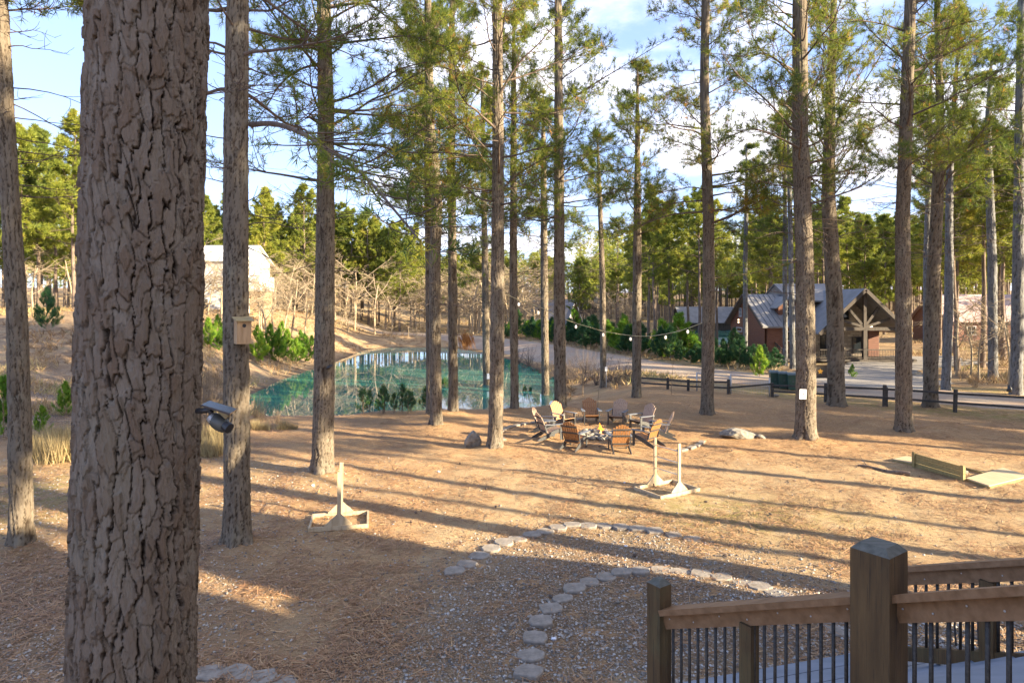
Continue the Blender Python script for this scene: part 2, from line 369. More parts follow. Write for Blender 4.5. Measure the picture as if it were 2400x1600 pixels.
M['bin_lid'] = simple_mat('bin_lid', (0.05, 0.08, 0.085), (0.08, 0.11, 0.12), 3, 0.4, bs=0)
M['log'] = simple_mat('log_siding', (0.12, 0.047, 0.028), (0.21, 0.085, 0.05), 7, 0.6, (0.3, 0.3, 3))
M['cab_dark'] = wood_mat('dark_timber', (0.035, 0.028, 0.022), (0.085, 0.065, 0.05), 9, 0.7, 'z')
M['stone_wall'] = None
M['metal_roof'] = None
M['trim_white'] = simple_mat('white_trim', (0.48, 0.48, 0.47), (0.60, 0.60, 0.59), 3, 0.6, bs=0)
M['white_wall'] = simple_mat('white_siding', (0.46, 0.46, 0.45), (0.58, 0.58, 0.57), 2, 0.7, (0.2, 0.2, 8))
M['foundation'] = simple_mat('dark_foundation', (0.08, 0.08, 0.09), (0.13, 0.13, 0.14), 5, 0.9)
M['paper'] = simple_mat('white_paper', (0.72, 0.73, 0.76), (0.84, 0.85, 0.88), 5, 0.6, bs=0)
M['ink'] = simple_mat('black_ink', (0.03, 0.03, 0.035), (0.06, 0.06, 0.07), 5, 0.6, bs=0)
M['black'] = simple_mat('black_plastic', (0.02, 0.02, 0.02), (0.045, 0.045, 0.05), 8, 0.4, bs=0)
M['gun'] = simple_mat('grey_plastic', (0.07, 0.075, 0.07), (0.12, 0.125, 0.115), 8, 0.4, bs=0)
M['bird'] = wood_mat('birdhouse_cedar', (0.36, 0.22, 0.11), (0.56, 0.38, 0.21), 14, 0.75, 'z')
M['bird_roof'] = wood_mat('birdhouse_roof', (0.26, 0.20, 0.10), (0.42, 0.34, 0.19), 14, 0.8, 'x')
M['orange'] = simple_mat('orange_mark', (0.60, 0.25, 0.02), (0.80, 0.42, 0.04), 8, 0.5, bs=0)
M['cable'] = simple_mat('light_cable', (0.42, 0.38, 0.22), (0.55, 0.50, 0.30), 8, 0.5, bs=0)
def stone_wall():
    m, nt, b = newmat('stacked_stone')
    t = nt.nodes.new('ShaderNodeTexCoord'); br = nt.nodes.new('ShaderNodeTexBrick')
    mp = nt.nodes.new('ShaderNodeMapping'); mp.inputs['Rotation'].default_value = (R(90), 0, 0)
    nt.links.new(t.outputs['Object'], mp.inputs[0]); nt.links.new(mp.outputs[0], br.inputs['Vector'])
    br.inputs['Color1'].default_value = (0.46, 0.39, 0.29, 1); br.inputs['Color2'].default_value = (0.25, 0.20, 0.15, 1)
    br.inputs['Mortar'].default_value = (0.16, 0.14, 0.12, 1); br.inputs['Scale'].default_value = 1.0
    br.inputs['Brick Width'].default_value = 0.55; br.inputs['Row Height'].default_value = 0.2; br.inputs['Mortar Size'].default_value = 0.02
    nt.links.new(br.outputs['Color'], b.inputs['Base Color']); b.inputs['Roughness'].default_value = 0.9; return m
M['stone_wall'] = stone_wall()
def roof_mat(name, a, b_, rz=0):
    m, nt, b = newmat(name)
    t = nt.nodes.new('ShaderNodeTexCoord'); n = noise(nt, 1.2, 4, 0.6, vec=t.outputs['Object'])
    nt.links.new(ramp(nt, n, [(0.3, a), (0.7, b_)]), b.inputs['Base Color']); b.inputs['Roughness'].default_value = 0.65; b.inputs['Metallic'].default_value = 0.0; return m
M['metal_roof'] = roof_mat('grey_metal_roof', (0.165, 0.16, 0.16), (0.24, 0.235, 0.235))
M['pink_roof'] = roof_mat('faded_roof', (0.40, 0.28, 0.25), (0.52, 0.38, 0.34))
def glass_mat():
    m, nt, b = newmat('window_glass'); b.inputs['Base Color'].default_value = (0.02, 0.025, 0.03, 1); b.inputs['Roughness'].default_value = 0.05; return m
M['glass'] = glass_mat()
def emis(name, c, s):
    m, nt, b = newmat(name); b.inputs['Base Color'].default_value = (*c, 1)
    b.inputs['Emission Color'].default_value = (*c, 1); b.inputs['Emission Strength'].default_value = s; return m
M['flame'] = emis('flame', (1.0, 0.30, 0.03), 0.7)
M['flame_core'] = emis('flame_core', (1.0, 0.55, 0.12), 1.2)
M['lamp_on'] = emis('porch_lamp_glow', (1.0, 0.75, 0.45), 1.0)
M['bulb'] = emis('string_bulb', (1.0, 0.86, 0.68), 0.25)
M['solar'] = simple_mat('solar_cell', (0.02, 0.022, 0.03), (0.04, 0.045, 0.06), 20, 0.25, bs=0)

# ------------------------------------------------------------------ terrain
WZ = -1.25
def px_poly(lst, z): return np.array([[P(a, b, z).x, P(a, b, z).y] for a, b in lst])
pond = px_poly([(597, 924), (640, 902), (694, 880), (786, 850), (835, 829), (867, 819), (949, 813), (1071, 816), (1153, 832), (1225, 852), (1296, 884), (1312, 925)], WZ)
pond = np.vstack([pond, [[2.6, 41.5], [-0.5, 38.6], [-7, 37.0], [-12, 36.2], [-16, 38.5]]])
W2 = -0.3
pond2 = px_poly([(1585, 798), (1600, 778), (1660, 768), (1722, 770), (1728, 800), (1660, 812)], W2)
def sdist(poly, x, y):
    d = np.full(x.shape, 1e9); ins = np.zeros(x.shape, bool); n = len(poly)
    for i in range(n):
        a = poly[i]; b = poly[(i + 1) % n]; e = b - a
        t = np.clip(((x - a[0]) * e[0] + (y - a[1]) * e[1]) / (e @ e), 0, 1)
        d = np.minimum(d, (x - a[0] - t * e[0]) ** 2 + (y - a[1] - t * e[1]) ** 2)
        c = ((a[1] > y) != (b[1] > y)) & (x < (b[0] - a[0]) * (y - a[1]) / (b[1] - a[1] + 1e-12) + a[0]); ins ^= c
    d = np.sqrt(d); return np.where(ins, -d, d)
ROAD = [(-70, 128), (-40, 120), (-26, 114), (-12, 105), (-1, 88), (5.8, 70), (10.5, 56), (15.5, 46.5), (21, 39.5), (27, 34), (40, 26), (60, 16)]
def catmull(pts, k=8):
    p = [np.array(q, float) for q in pts]; p = [2 * p[0] - p[1]] + p + [2 * p[-1] - p[-2]]; out = []
    for i in range(1, len(p) - 2):
        for j in range(k):
            t = j / k
            out.append(0.5 * ((2 * p[i]) + (-p[i - 1] + p[i + 1]) * t + (2 * p[i - 1] - 5 * p[i] + 4 * p[i + 1] - p[i + 2]) * t * t + (-p[i - 1] + 3 * p[i] - 3 * p[i + 1] + p[i + 2]) * t ** 3))
    out.append(p[-2]); return np.array(out)
RC = catmull(ROAD, 10)
def line_dist(L, x, y):
    d = np.full(x.shape, 1e9)
    for i in range(len(L) - 1):
        a = L[i]; e = L[i + 1] - a
        t = np.clip(((x - a[0]) * e[0] + (y - a[1]) * e[1]) / (e @ e), 0, 1)
        d = np.minimum(d, (x - a[0] - t * e[0]) ** 2 + (y - a[1] - t * e[1]) ** 2)
    return np.sqrt(d)
drive = np.array([(19.0, 43.0), (24.0, 37.6), (29.5, 42), (31.5, 50), (42, 56), (44, 63.5), (33, 61), (27, 54), (22, 50)])
MOUNDS = []
def hgt(x, y, fine=True):
    x = np.asarray(x, float); y = np.asarray(y, float)
    d1 = sdist(pond, x, y); d2 = sdist(pond2, x, y)
    z = 3.6 * sstep((y - 108) / 95) + 6.0 * sstep((y - 165) / 110)
    z = z + 4.3 * sstep((-x - 21) / 16) * sstep((y - 26) / 38) * (1 - 0.5 * sstep((y - 90) / 60))
    z = z + 1.0 * sstep((x - 48) / 30) * sstep((y - 30) / 40)
    n = fbm(x / 9 + 50, y / 9 + 50, 3) - 0.47
    rd = sstep((line_dist(RC, x, y) - 3.5) / 4)
    z = z + n * 0.5 * rd * sstep((y - 14) / 20)
    low = np.where(d1 > 0, WZ + 0.06 * np.minimum(d1, .5), WZ + np.maximum(d1 * 0.3, -1.4) - 0.02)
    z = np.where(d1 < 7, low + (z - low) * sstep(d1 / 7), z)
    low2 = np.where(d2 > 0, W2, W2 - 0.6)
    z = np.where(d2 < 4, low2 + (z - low2) * sstep((d2 + .2) / 4), z)
    if fine:
        z = z + (fbm(x * 1.3 + 20, y * 1.3 + 20, 9, 3) - 0.44) * 0.10 * rd * np.where(d1 < 0.5, 0, 1)
        for mx_, my_, mh, mr in MOUNDS:
            z = z + mh * np.exp(-((x - mx_) ** 2 + (y - my_) ** 2) / (mr * mr))
    return z
def H(x, y): return float(hgt(np.array([x]), np.array([y]))[0])

def base_pt(px, py):
    """where the line of sight through a photo pixel first meets the ground"""
    Z = np.arange(4.0, 300, 0.05); X = (px - 1200) / F * Z; zr_ = EYE - (py - HOR) * Z / F
    d = zr_ - hgt(X, Z); k = np.argmax(d <= 0) if (d <= 0).any() else len(Z) - 1
    return Vector((float(X[k]), float(Z[k]), H(float(X[k]), float(Z[k]))))

# ------------------------------------------------------------------ tree data (pixels are in the 2352-wide view of the photo)
# name key: (label, [(x, y, w)...] from base up, crown base, limb length, height, seed, options)
T = [
 ('tall pine trunk with a sunlit band at the far left edge of the photo', [(50, 1262, 62), (43, 1000, 54), (36, 700, 48), (26, 400, 43), (12, 0, 38)], 11.5, 3.2, 22, 1, {}),
 ('pine with a wooden birdhouse on its trunk', [(545, 1256, 66), (545, 1000, 59), (545, 700, 57), (543, 300, 55), (540, 0, 50)], 10.0, 4.2, 23, 3, {}),
 ('sunlit pine with a dark knot hole, right behind the left wooden ladder game stand', [(741, 1090, 58), (745, 900, 47), (747, 600, 43), (745, 250, 36), (742, 0, 30)], 9.0, 5.0, 21, 4, {}),
 ('kinked dark pine in front of the pond, its trunk bent at mid height', [(1002, 980, 30), (999, 800, 26), (998, 600, 25), (1003, 470, 24), (998, 380, 22), (988, 290, 19), (984, 0, 14)], 8.5, 3.8, 21, 5, {}),
 ('slim dark pine tucked just left of the kinked pine by the pond', [(989, 957, 20), (986, 700, 17), (982, 400, 13), (980, 200, 9)], 9.5, 2.8, 18, 6, {'dark': 1}),
 ('pine with a small hanging dead branch, second from the kinked pine', [(1041, 951, 25), (1040, 700, 20), (1038, 400, 16), (1037, 0, 11)], 8.5, 3.4, 21, 7, {}),
 ('slim straight pine with a white plaque on its trunk at the pond bank', [(1118, 924, 19), (1115, 650, 15), (1110, 380, 11), (1108, 150, 7)], 10.0, 3.0, 20, 8, {}),
 ('pale sunlit pine beside the upright boulder', [(1137, 1033, 42), (1142, 800, 31), (1144, 400, 26), (1142, 0, 21)], 8.7, 4.6, 22, 9, {}),
 ('slim pine between the pale sunlit pine and the fire pit chairs', [(1182, 943, 23), (1179, 600, 17), (1180, 200, 11)], 9.5, 3.0, 19, 10, {}),
 ('straight dark pine where the string light cable starts', [(1253, 917, 24), (1250, 600, 16), (1248, 350, 12)], 10.5, 3.2, 19, 11, {'dark': 1}),
 ('thick dark pine standing behind the left fire pit chairs', [(1287, 941, 33), (1285, 700, 25), (1283, 300, 20), (1282, 0, 15)], 9.5, 4.4, 22, 12, {}),
 ('thin pine behind the back fire pit chair, beside the small post sign', [(1386, 889, 18), (1384, 650, 13), (1376, 420, 8)], 10.5, 3.0, 16.5, 13, {'dark': 1}),
 ('shorter pine with its whole pointed top visible, behind the fire pit', [(1462, 912, 30), (1463, 600, 19), (1465, 300, 10), (1466, 180, 4)], 9.0, 3.8, 18.0, 14, {}),
 ('pine with its right side lit in front of the pipe gates', [(1624, 956, 38), (1627, 700, 28), (1626, 500, 25), (1621, 200, 20), (1622, 0, 18)], 8.8, 4.6, 23, 15, {}),
 ('thick pine with a white notice on its trunk', [(1850, 1012, 64), (1850, 850, 46), (1847, 600, 41), (1842, 300, 37), (1838, 0, 33)], 9.0, 4.8, 23, 16, {}),
 ('forked pine right of the trunk with the white notice', [(1922, 936, 52), (1917, 700, 38), (1906, 450, 32), (1905, 250, 22), (1910, 0, 12)], 10.0, 5.0, 22, 17, {'up': 1}),
 ('straight pine in front of the right end of the driveway', [(2076, 996, 50), (2076, 800, 38), (2077, 500, 34), (2083, 0, 25)], 10.5, 4.2, 23, 18, {}),
 ('brown pine that forks into two curved limbs above the fence', [(2137, 939, 46), (2143, 700, 33), (2151, 410, 27), (2154, 250, 17), (2160, 0, 12)], 10.5, 4.4, 22, 19, {'up': 1}),
 ('rugged grey pine near the right edge of the photo, hollow at its foot', [(2334, 906, 36), (2338, 650, 29), (2344, 300, 24), (2350, 0, 18)], 12.0, 4.5, 23, 20, {'grey': 1}),
 ('grey-green double-width pine in the wood beyond the right fence', [(2281, 872, 26), (2276, 600, 22), (2274, 300, 17)], 13.0, 3.8, 22, 21, {'grey': 1}),
 ('leaning blue-grey pine beyond the fence, right of the brown forked pine', [(2172, 896, 25), (2177, 700, 21), (2186, 400, 16)], 12.0, 3.8, 22, 22, {'grey': 1}),
 ('pale grey pine half hidden behind the brown forked pine', [(2128, 880, 19), (2130, 600, 15), (2134, 350, 11)], 12.5, 3.5, 22, 23, {'grey': 1}),
 ('thin grey pine in front of the log wall of the cabin', [(1712, 829, 13), (1713, 600, 10), (1713, 420, 7)], 10.5, 3.4, 19, 24, {'grey': 1, 'thin': 1}),
 ('left of the two close grey pines in front of the cabin porch', [(1804, 839, 13), (1803, 600, 10), (1802, 400, 8)], 10.5, 3.4, 20, 25, {'grey': 1, 'thin': 1}),
 ('right of the two close grey pines in front of the cabin porch', [(1821, 847, 15), (1817, 640, 12), (1813, 400, 9)], 11.0, 3.4, 21, 26, {'grey': 1, 'thin': 1}),
]
TREE_POS = []
for (lab, pts, cb, ll, hh, sd, op) in T:
    g = base_pt(pts[0][0] * DK, pts[0][1] * DK)
    TREE_POS.append(g)
BIG = Vector(((322 * DK - 1200) / F * 3.0, 3.0, 0))
for g in TREE_POS:
    if g.y < 34: MOUNDS.append((g.x, g.y, 0.15, 0.8))
rnd = random.Random(5)
for k in range(26):
    MOUNDS.append((rnd.uniform(-12, 16), rnd.uniform(22, 33), rnd.uniform(0.03, 0.10), rnd.uniform(0.3, 0.9)))

# ground sheet: non-uniform grid, finest close by
xs = np.concatenate([np.arange(-260, -40, 6.0), np.arange(-40, -14, 1.0), np.arange(-14, 18, 0.2), np.arange(18, 50, 0.8), np.arange(50, 266, 6.0)])
ys = np.concatenate([np.arange(-60, 4, 3.0), np.arange(4, 36, 0.16), np.arange(36, 125, 0.7), np.arange(125, 620, 10.0)])
XX, YY = np.meshgrid(xs, ys); ZZ = hgt(XX, YY)
v = np.stack([XX, YY, ZZ], -1).reshape(-1, 3); nx, ny = len(xs), len(ys)
i = (np.arange(ny - 1)[:, None] * nx + np.arange(nx - 1)[None, :]).ravel()
f = np.stack([i, i + 1, i + nx + 1, i + nx], -1)
x = v[:, 0]; y = v[:, 1]
ARC = np.array([(G(a, b).x, G(a, b).y) for a, b in [(700, 1640), (900, 1500), (1040, 1350), (1150, 1290), (1300, 1250), (1500, 1240), (1640, 1280), (1800, 1330), (2100, 1400), (2500, 1400), (2500, 1640)]])
da = sdist(ARC, x, y)
gravel = sstep((1.6 - da) / 3.2) * 0.85
gravel = np.maximum(gravel, 0.65 * sstep((-x - 3.5) / 3) * sstep((15.5 - y) / 4))
gravel = np.maximum(gravel, 1.0 * sstep((-x - 14) / 6) * sstep((y - 22) / 5) * sstep((82 - y) / 10))
grass = 0.75 * np.exp(-(((x - 5.6) / 3.0) ** 2 + ((y - 16.0) / 1.6) ** 2)) + 0.7 * np.exp(-(((x + 13) / 4) ** 2 + ((y - 18) / 3.5) ** 2)) \
    + 0.8 * sstep((3.2 - abs(line_dist(RC, x, y) - 5.2)) / 3) * (x > 8) + 0.35 * sstep((y - 90) / 20) + 0.9 * np.exp(-(((x - 25) / 6) ** 2 + ((y - 56) / 4) ** 2))
straw = 0.35 + 0.65 * sstep((y - 19.5) / 5) ; straw = np.where(x < -2, np.maximum(straw, 0.75), straw)
terrain = mesh_np('ground', v, [f], M['ground'], smooth=True, attr={'gravel': gravel, 'grass': np.clip(grass, 0, 1), 'straw': straw, 'wet': np.where(sdist(pond, x, y) > -3, sstep(1 - sdist(pond, x, y) / 1.5 + .25 * (vnoise(x * 1.3, y * 1.3, 4) - .5)), 1), 'far': sstep((y - 34) / 12) * .85 + .15 * sstep((y - 80) / 30)})
tag(terrain, kind='structure')
def strip(name, C, w, mat, off=0.05, cross=7):
    t = np.gradient(C, axis=0); t /= np.linalg.norm(t, axis=1)[:, None]; nrm = np.stack([-t[:, 1], t[:, 0]], -1)
    u = np.linspace(-1, 1, cross); k = len(C)
    wob = 1 + 0.12 * (vnoise(np.arange(k) * .31, np.zeros(k), 4) - .5)
    p = C[:, None, :] + nrm[:, None, :] * (u[None, :, None] * (w / 2) * wob[:, None, None])
    z = hgt(p[..., 0], p[..., 1]) + off - 0.12 * (np.abs(u)[None, :] > 0.99)
    v = np.concatenate([p, z[..., None]], -1).reshape(-1, 3)
    i = (np.arange(k - 1)[:, None] * cross + np.arange(cross - 1)[None, :]).ravel()
    f = np.stack([i, i + cross, i + cross + 1, i + 1], -1)[:, ::-1]
    return tag(mesh_np(name, v, [f], mat, smooth=True), kind='structure')
strip('gravel_road', catmull(ROAD, 40), 6.4, M['road'], 0.07, 15)
gx_, gy_ = np.meshgrid(np.arange(18, 46, 0.5), np.arange(36, 66, 0.5))
dd = sdist(drive, gx_, gy_) + (vnoise(gx_ * .6, gy_ * .6, 8) - .5) * 1.4
vv = np.stack([gx_, gy_, hgt(gx_, gy_) + 0.085], -1).reshape(-1, 3); nX = gx_.shape[1]
ii = (np.arange(gx_.shape[0] - 1)[:, None] * nX + np.arange(nX - 1)[None, :]).ravel()
ff = np.stack([ii, ii + 1, ii + nX + 1, ii + nX], -1); keep = (dd.ravel()[ff] < 0).all(1)
tag(mesh_np('driveway', vv, [ff[keep]], M['drive'], smooth=True), kind='structure')
def water(name, z, b):
    v = [(b[0], b[2], z), (b[1], b[2], z), (b[1], b[3], z), (b[0], b[3], z)]
    tag(mesh_np(name, v, [[[0, 1, 2, 3]]], M['water']), kind='structure')
water('pond_water', WZ, (-24, 6.5, 35, 98)); water('far_pond_water', W2, (pond2[:, 0].min() - 2, pond2[:, 0].max() + 2, pond2[:, 1].min() - 2, pond2[:, 1].max() + 2))

# ------------------------------------------------------------------ tree builders
def trunk_mesh(name, cen, rad, z0, z1, mat, seed, nseg=56, dz=0.05, cw=0.085, chh=0.2, amp=0.018, parent=None, flare=0.35, dense=None, jag=1.0, wd=0.40, fa=0.9, lay=0.0):
    """cen(z)->(x,y), rad(z)->r ; real bark plates pushed out of the surface"""
    if dense is not None: zz = np.concatenate([np.arange(z0, dense[0], 0.06), np.arange(dense[0], dense[1], dense[2]), np.arange(dense[1], z1, 0.1)])
    else: zz = np.concatenate([np.arange(z0, min(z1, 14), dz), np.arange(14, z1, 0.25)]) if z1 > 14 else np.arange(z0, z1, dz)
    th = np.arange(nseg) * 2 * np.pi / nseg
    Z, TH = np.meshgrid(zz, th, indexing='ij')
    r0 = np.interp(zz, *rad); cx = np.interp(zz, cen[0], cen[1]); cy = np.interp(zz, cen[0], cen[2])
    ncell = max(5, int(round(2 * np.pi * r0.mean() / cw)))
    U = TH / (2 * np.pi) * ncell; V = Z / chh
    wU = (fbm(U * 1.0, V * 0.8, seed + 11, 3) - .45)
    wrap = (np.cos(TH) * 1.7 + 5, np.sin(TH) * 1.7 + 5)
    wu = (vnoise(wrap[0] * 2 + V * .9, wrap[1] * 2 + V * .5, seed + 3) - .5) * .5 + (vnoise(wrap[0] * 6 + V * 3.3, wrap[1] * 6 + V, seed + 4) - .5) * .55 * jag + (vnoise(wrap[0] * 20 + V * 9, wrap[1] * 20 + V, seed + 6) - .5) * .28 * jag
    wv = (vnoise(wrap[0] * 3 + V * .7, wrap[1] * 3 - V * .7, seed + 5) - .5) * .9
    Uw = U + wu; Vw = V + wv
    i0 = np.floor(Uw); j0 = np.floor(Vw)
    F1 = np.full(U.shape, 9.0); F2 = np.full(U.shape, 9.0); ID = np.zeros(U.shape)
    AX = np.zeros(U.shape); AY = AX.copy(); BX = AX.copy(); BY = AX.copy()
    for di in (-1, 0, 1):
        for dj in (-1, 0, 1):
            ci = i0 + di; cj = j0 + dj; cm = ci % ncell
            dx_ = Uw - (ci + .12 + .76 * hash2(cm, cj, seed)); dy_ = (Vw - (cj + .0 + 1.0 * hash2(cm, cj, seed + 77))) * .6
            d = np.sqrt(dx_ ** 2 + dy_ ** 2)
            m1 = d < F1; m2 = (~m1) & (d < F2)
            BX = np.where(m1, AX, np.where(m2, dx_, BX)); BY = np.where(m1, AY, np.where(m2, dy_, BY))
            F2 = np.where(m1, F1, np.minimum(F2, d)); ID = np.where(m1, hash2(cm, cj, seed + 99), ID); F1 = np.where(m1, d, F1)
            AX = np.where(m1, dx_, AX); AY = np.where(m1, dy_, AY)
    e = F2 - F1
    horiz = np.abs(BY - AY) / (np.hypot(BX - AX, BY - AY) + 1e-6)          # 1 where the crack runs across the trunk
    wid = wd - wd * .65 * sstep((horiz - .3) / .5)
    raw = sstep(e / wid)
    depth = 1 - (1 - raw) * (1 - 0.55 * sstep((horiz - .45) / .4))
    fl0 = fbm(wrap[0] * 7 + V * 1.6, wrap[1] * 7 + V * .6, seed + 22, 3)
    fl = np.floor(fl0 * 7) / 7 * .7 + fl0 * .5 + .25 * vnoise(wrap[0] * 40 + V * 9, wrap[1] * 40, seed + 31)
    if lay: depth = np.clip(depth * 1.25, 0, 1)
    if lay:       # thin flakes lying over one another
        G1 = np.full(U.shape, 9.0); GI = np.zeros(U.shape); nc2 = int(ncell * 1.7); Ua = Uw * nc2 / ncell + .3 * wv; Va = Vw * 2.1 + .4 * wu; a0_ = np.floor(Ua); b0_ = np.floor(Va)
        for di in (-1, 0, 1):
            for dj in (-1, 0, 1):
                ci = a0_ + di; cj = b0_ + dj; cm = ci % nc2; d = np.hypot(Ua - ci - hash2(cm, cj, seed + 201), (Va - cj - hash2(cm, cj, seed + 202)) * .8)
                m1 = d < G1; GI = np.where(m1, hash2(cm, cj, seed + 203), GI); G1 = np.where(m1, d, G1)
        ID = ID * .6 + GI * .4; fl = fl + lay * (GI - .5) * depth
    r = r0[:, None] * (1 + flare * np.exp(-np.maximum(Z - zz[0], 0) / 0.28) * (0.8 + 0.5 * np.cos(TH * 5 + seed) * np.exp(-np.maximum(Z - zz[0], 0) / .3)))
    r = r + amp * (depth - 0.75) + amp * 0.5 * (ID - .5) * depth + amp * fa * (fl - .5)
    v = np.stack([cx[:, None] + r * np.cos(TH), cy[:, None] + r * np.sin(TH), Z], -1).reshape(-1, 3)
    k = len(zz); i = np.arange(k - 1)[:, None] * nseg; j = np.arange(nseg)[None, :]; j2 = (j + 1) % nseg
    f = np.stack([i + j, i + j2, i + nseg + j2, i + nseg + j], -1).reshape(-1, 4)
    return mesh_np(name, v, [f], mat, parent, smooth=True, attr={'depth': depth, 'cid': np.clip(ID * .8 + .2 * fl, 0, 1)})

class Wood:
    def __init__(s): s.v = []; s.f = []; s.n = 0
    def tube(s, p, r, n=5):
        v, f = tube_np(np.asarray(p, float), np.asarray(r, float), n); s.v.append(v); s.f.append(f + s.n); s.n += len(v)
    def build(s, name, mat, parent): return mesh_np(name, np.concatenate(s.v), [np.concatenate(s.f)], mat, parent, smooth=True)

def tufts(c, d, rs, blades, ln, wd, spread=0.9, tint=None, droop=0.0):
    """c (N,3) centres, d (N,3) directions -> needle triangles and a tint per vertex"""
    N = len(c)
    if N == 0: return np.zeros((0, 3)), np.zeros((0, 3), int), np.zeros(0)
    q = rs.normal(size=(N, blades, 3)); q /= np.linalg.norm(q, axis=2)[..., None]
    dd = d[:, None, :] * 0.75 + q * spread; dd[..., 2] += 0.12 - droop
    dd /= np.linalg.norm(dd, axis=2)[..., None]
    L = ln * (0.65 + 0.5 * rs.random((N, blades)))
    s = np.cross(dd, rs.normal(size=(N, blades, 3))); s /= np.linalg.norm(s, axis=2)[..., None] + 1e-9
    b = c[:, None, :] + dd * 0.01 + (rs.random((N, blades, 1)) - .5) * d[:, None, :] * ln * 0.6
    a0 = b - s * wd / 2; a1 = b + s * wd / 2; tip = b + dd * L[..., None]
    v = np.stack([a0, a1, tip], 2).reshape(-1, 3)
    f = np.arange(len(v)).reshape(-1, 3)
    t = np.clip((tint if tint is not None else rs.random(N))[:, None] + rs.normal(size=(N, blades)) * .09, 0, 1)
    return v, f, np.repeat(t.ravel(), 3)

def limb_path(rs, p0, az, el, L, k=9, curve=0.25, wig=0.16):
    pts = [np.array(p0, float)]; a = az; e = el
    for i in range(k):
        a += rs.normal() * wig; e += (curve / k) + rs.normal() * wig * 0.6
        st = L / k; pts.append(pts[-1] + st * np.array([math.cos(a) * math.cos(e), math.sin(a) * math.cos(e), math.sin(e)]))
    return np.array(pts)

def grow_limb(rs, W, C, Dn, path, r0, sub=3, subl=0.42, start=0.3, tpl=3, leafy=1.0, nt=5, bare=False):
    k = len(path) - 1; L = np.linalg.norm(np.diff(path, axis=0), axis=1).sum()
    rr = r0 * (1 - np.linspace(0, 1, k + 1) ** 0.8 * 0.82)
    W.tube(path, rr, nt)
    for i in range(k):
        if (i + 1) / k < start: continue
        d0 = path[i + 1] - path[i]; d0 /= np.linalg.norm(d0)
        for s in range(sub):
            t = rs.random(); p = path[i] * (1 - t) + path[i + 1] * t
            sgn = 1 if (s + i) % 2 else -1
            ang = sgn * rs.uniform(0.5, 1.15); az = math.atan2(d0[1], d0[0]) + ang
            el = math.asin(max(-1, min(1, d0[2]))) * 0.6 + rs.normal() * 0.28
            ls = L * subl * (1.15 - 0.75 * (i + t) / k) * rs.uniform(0.55, 1.2)
            sp = limb_path(rs, p, az, el, ls, 4, 0.45, 0.22)
            W.tube(sp, rr[i] * 0.42 * np.linspace(1, .35, 5) + 0.003, 3)
            if bare and rs.random() > leafy: continue
            for q in range(tpl):
                u = rs.uniform(0.35, 1.0) * 4; j = min(3, int(u)); w = u - j
                c = sp[j] * (1 - w) + sp[j + 1] * w; dr = sp[j + 1] - sp[j]; dr /= np.linalg.norm(dr)
                if rs.random() < 0.8:    # short twig out of the sub branch
                    tw = dr * 0.6 + rs.normal(size=3) * 0.45; tw /= np.linalg.norm(tw); tl = rs.uniform(.08, .3)
                    e = c + tw * tl; W.tube(np.array([c, e]), np.array([.005, .003]), 3); c = e; dr = tw
                C.append(c); Dn.append(dr)
            C.append(sp[-1]); dr = sp[-1] - sp[-2]; Dn.append(dr / np.linalg.norm(dr))
    C.append(path[-1]); d0 = path[-1] - path[-2]; Dn.append(d0 / np.linalg.norm(d0))

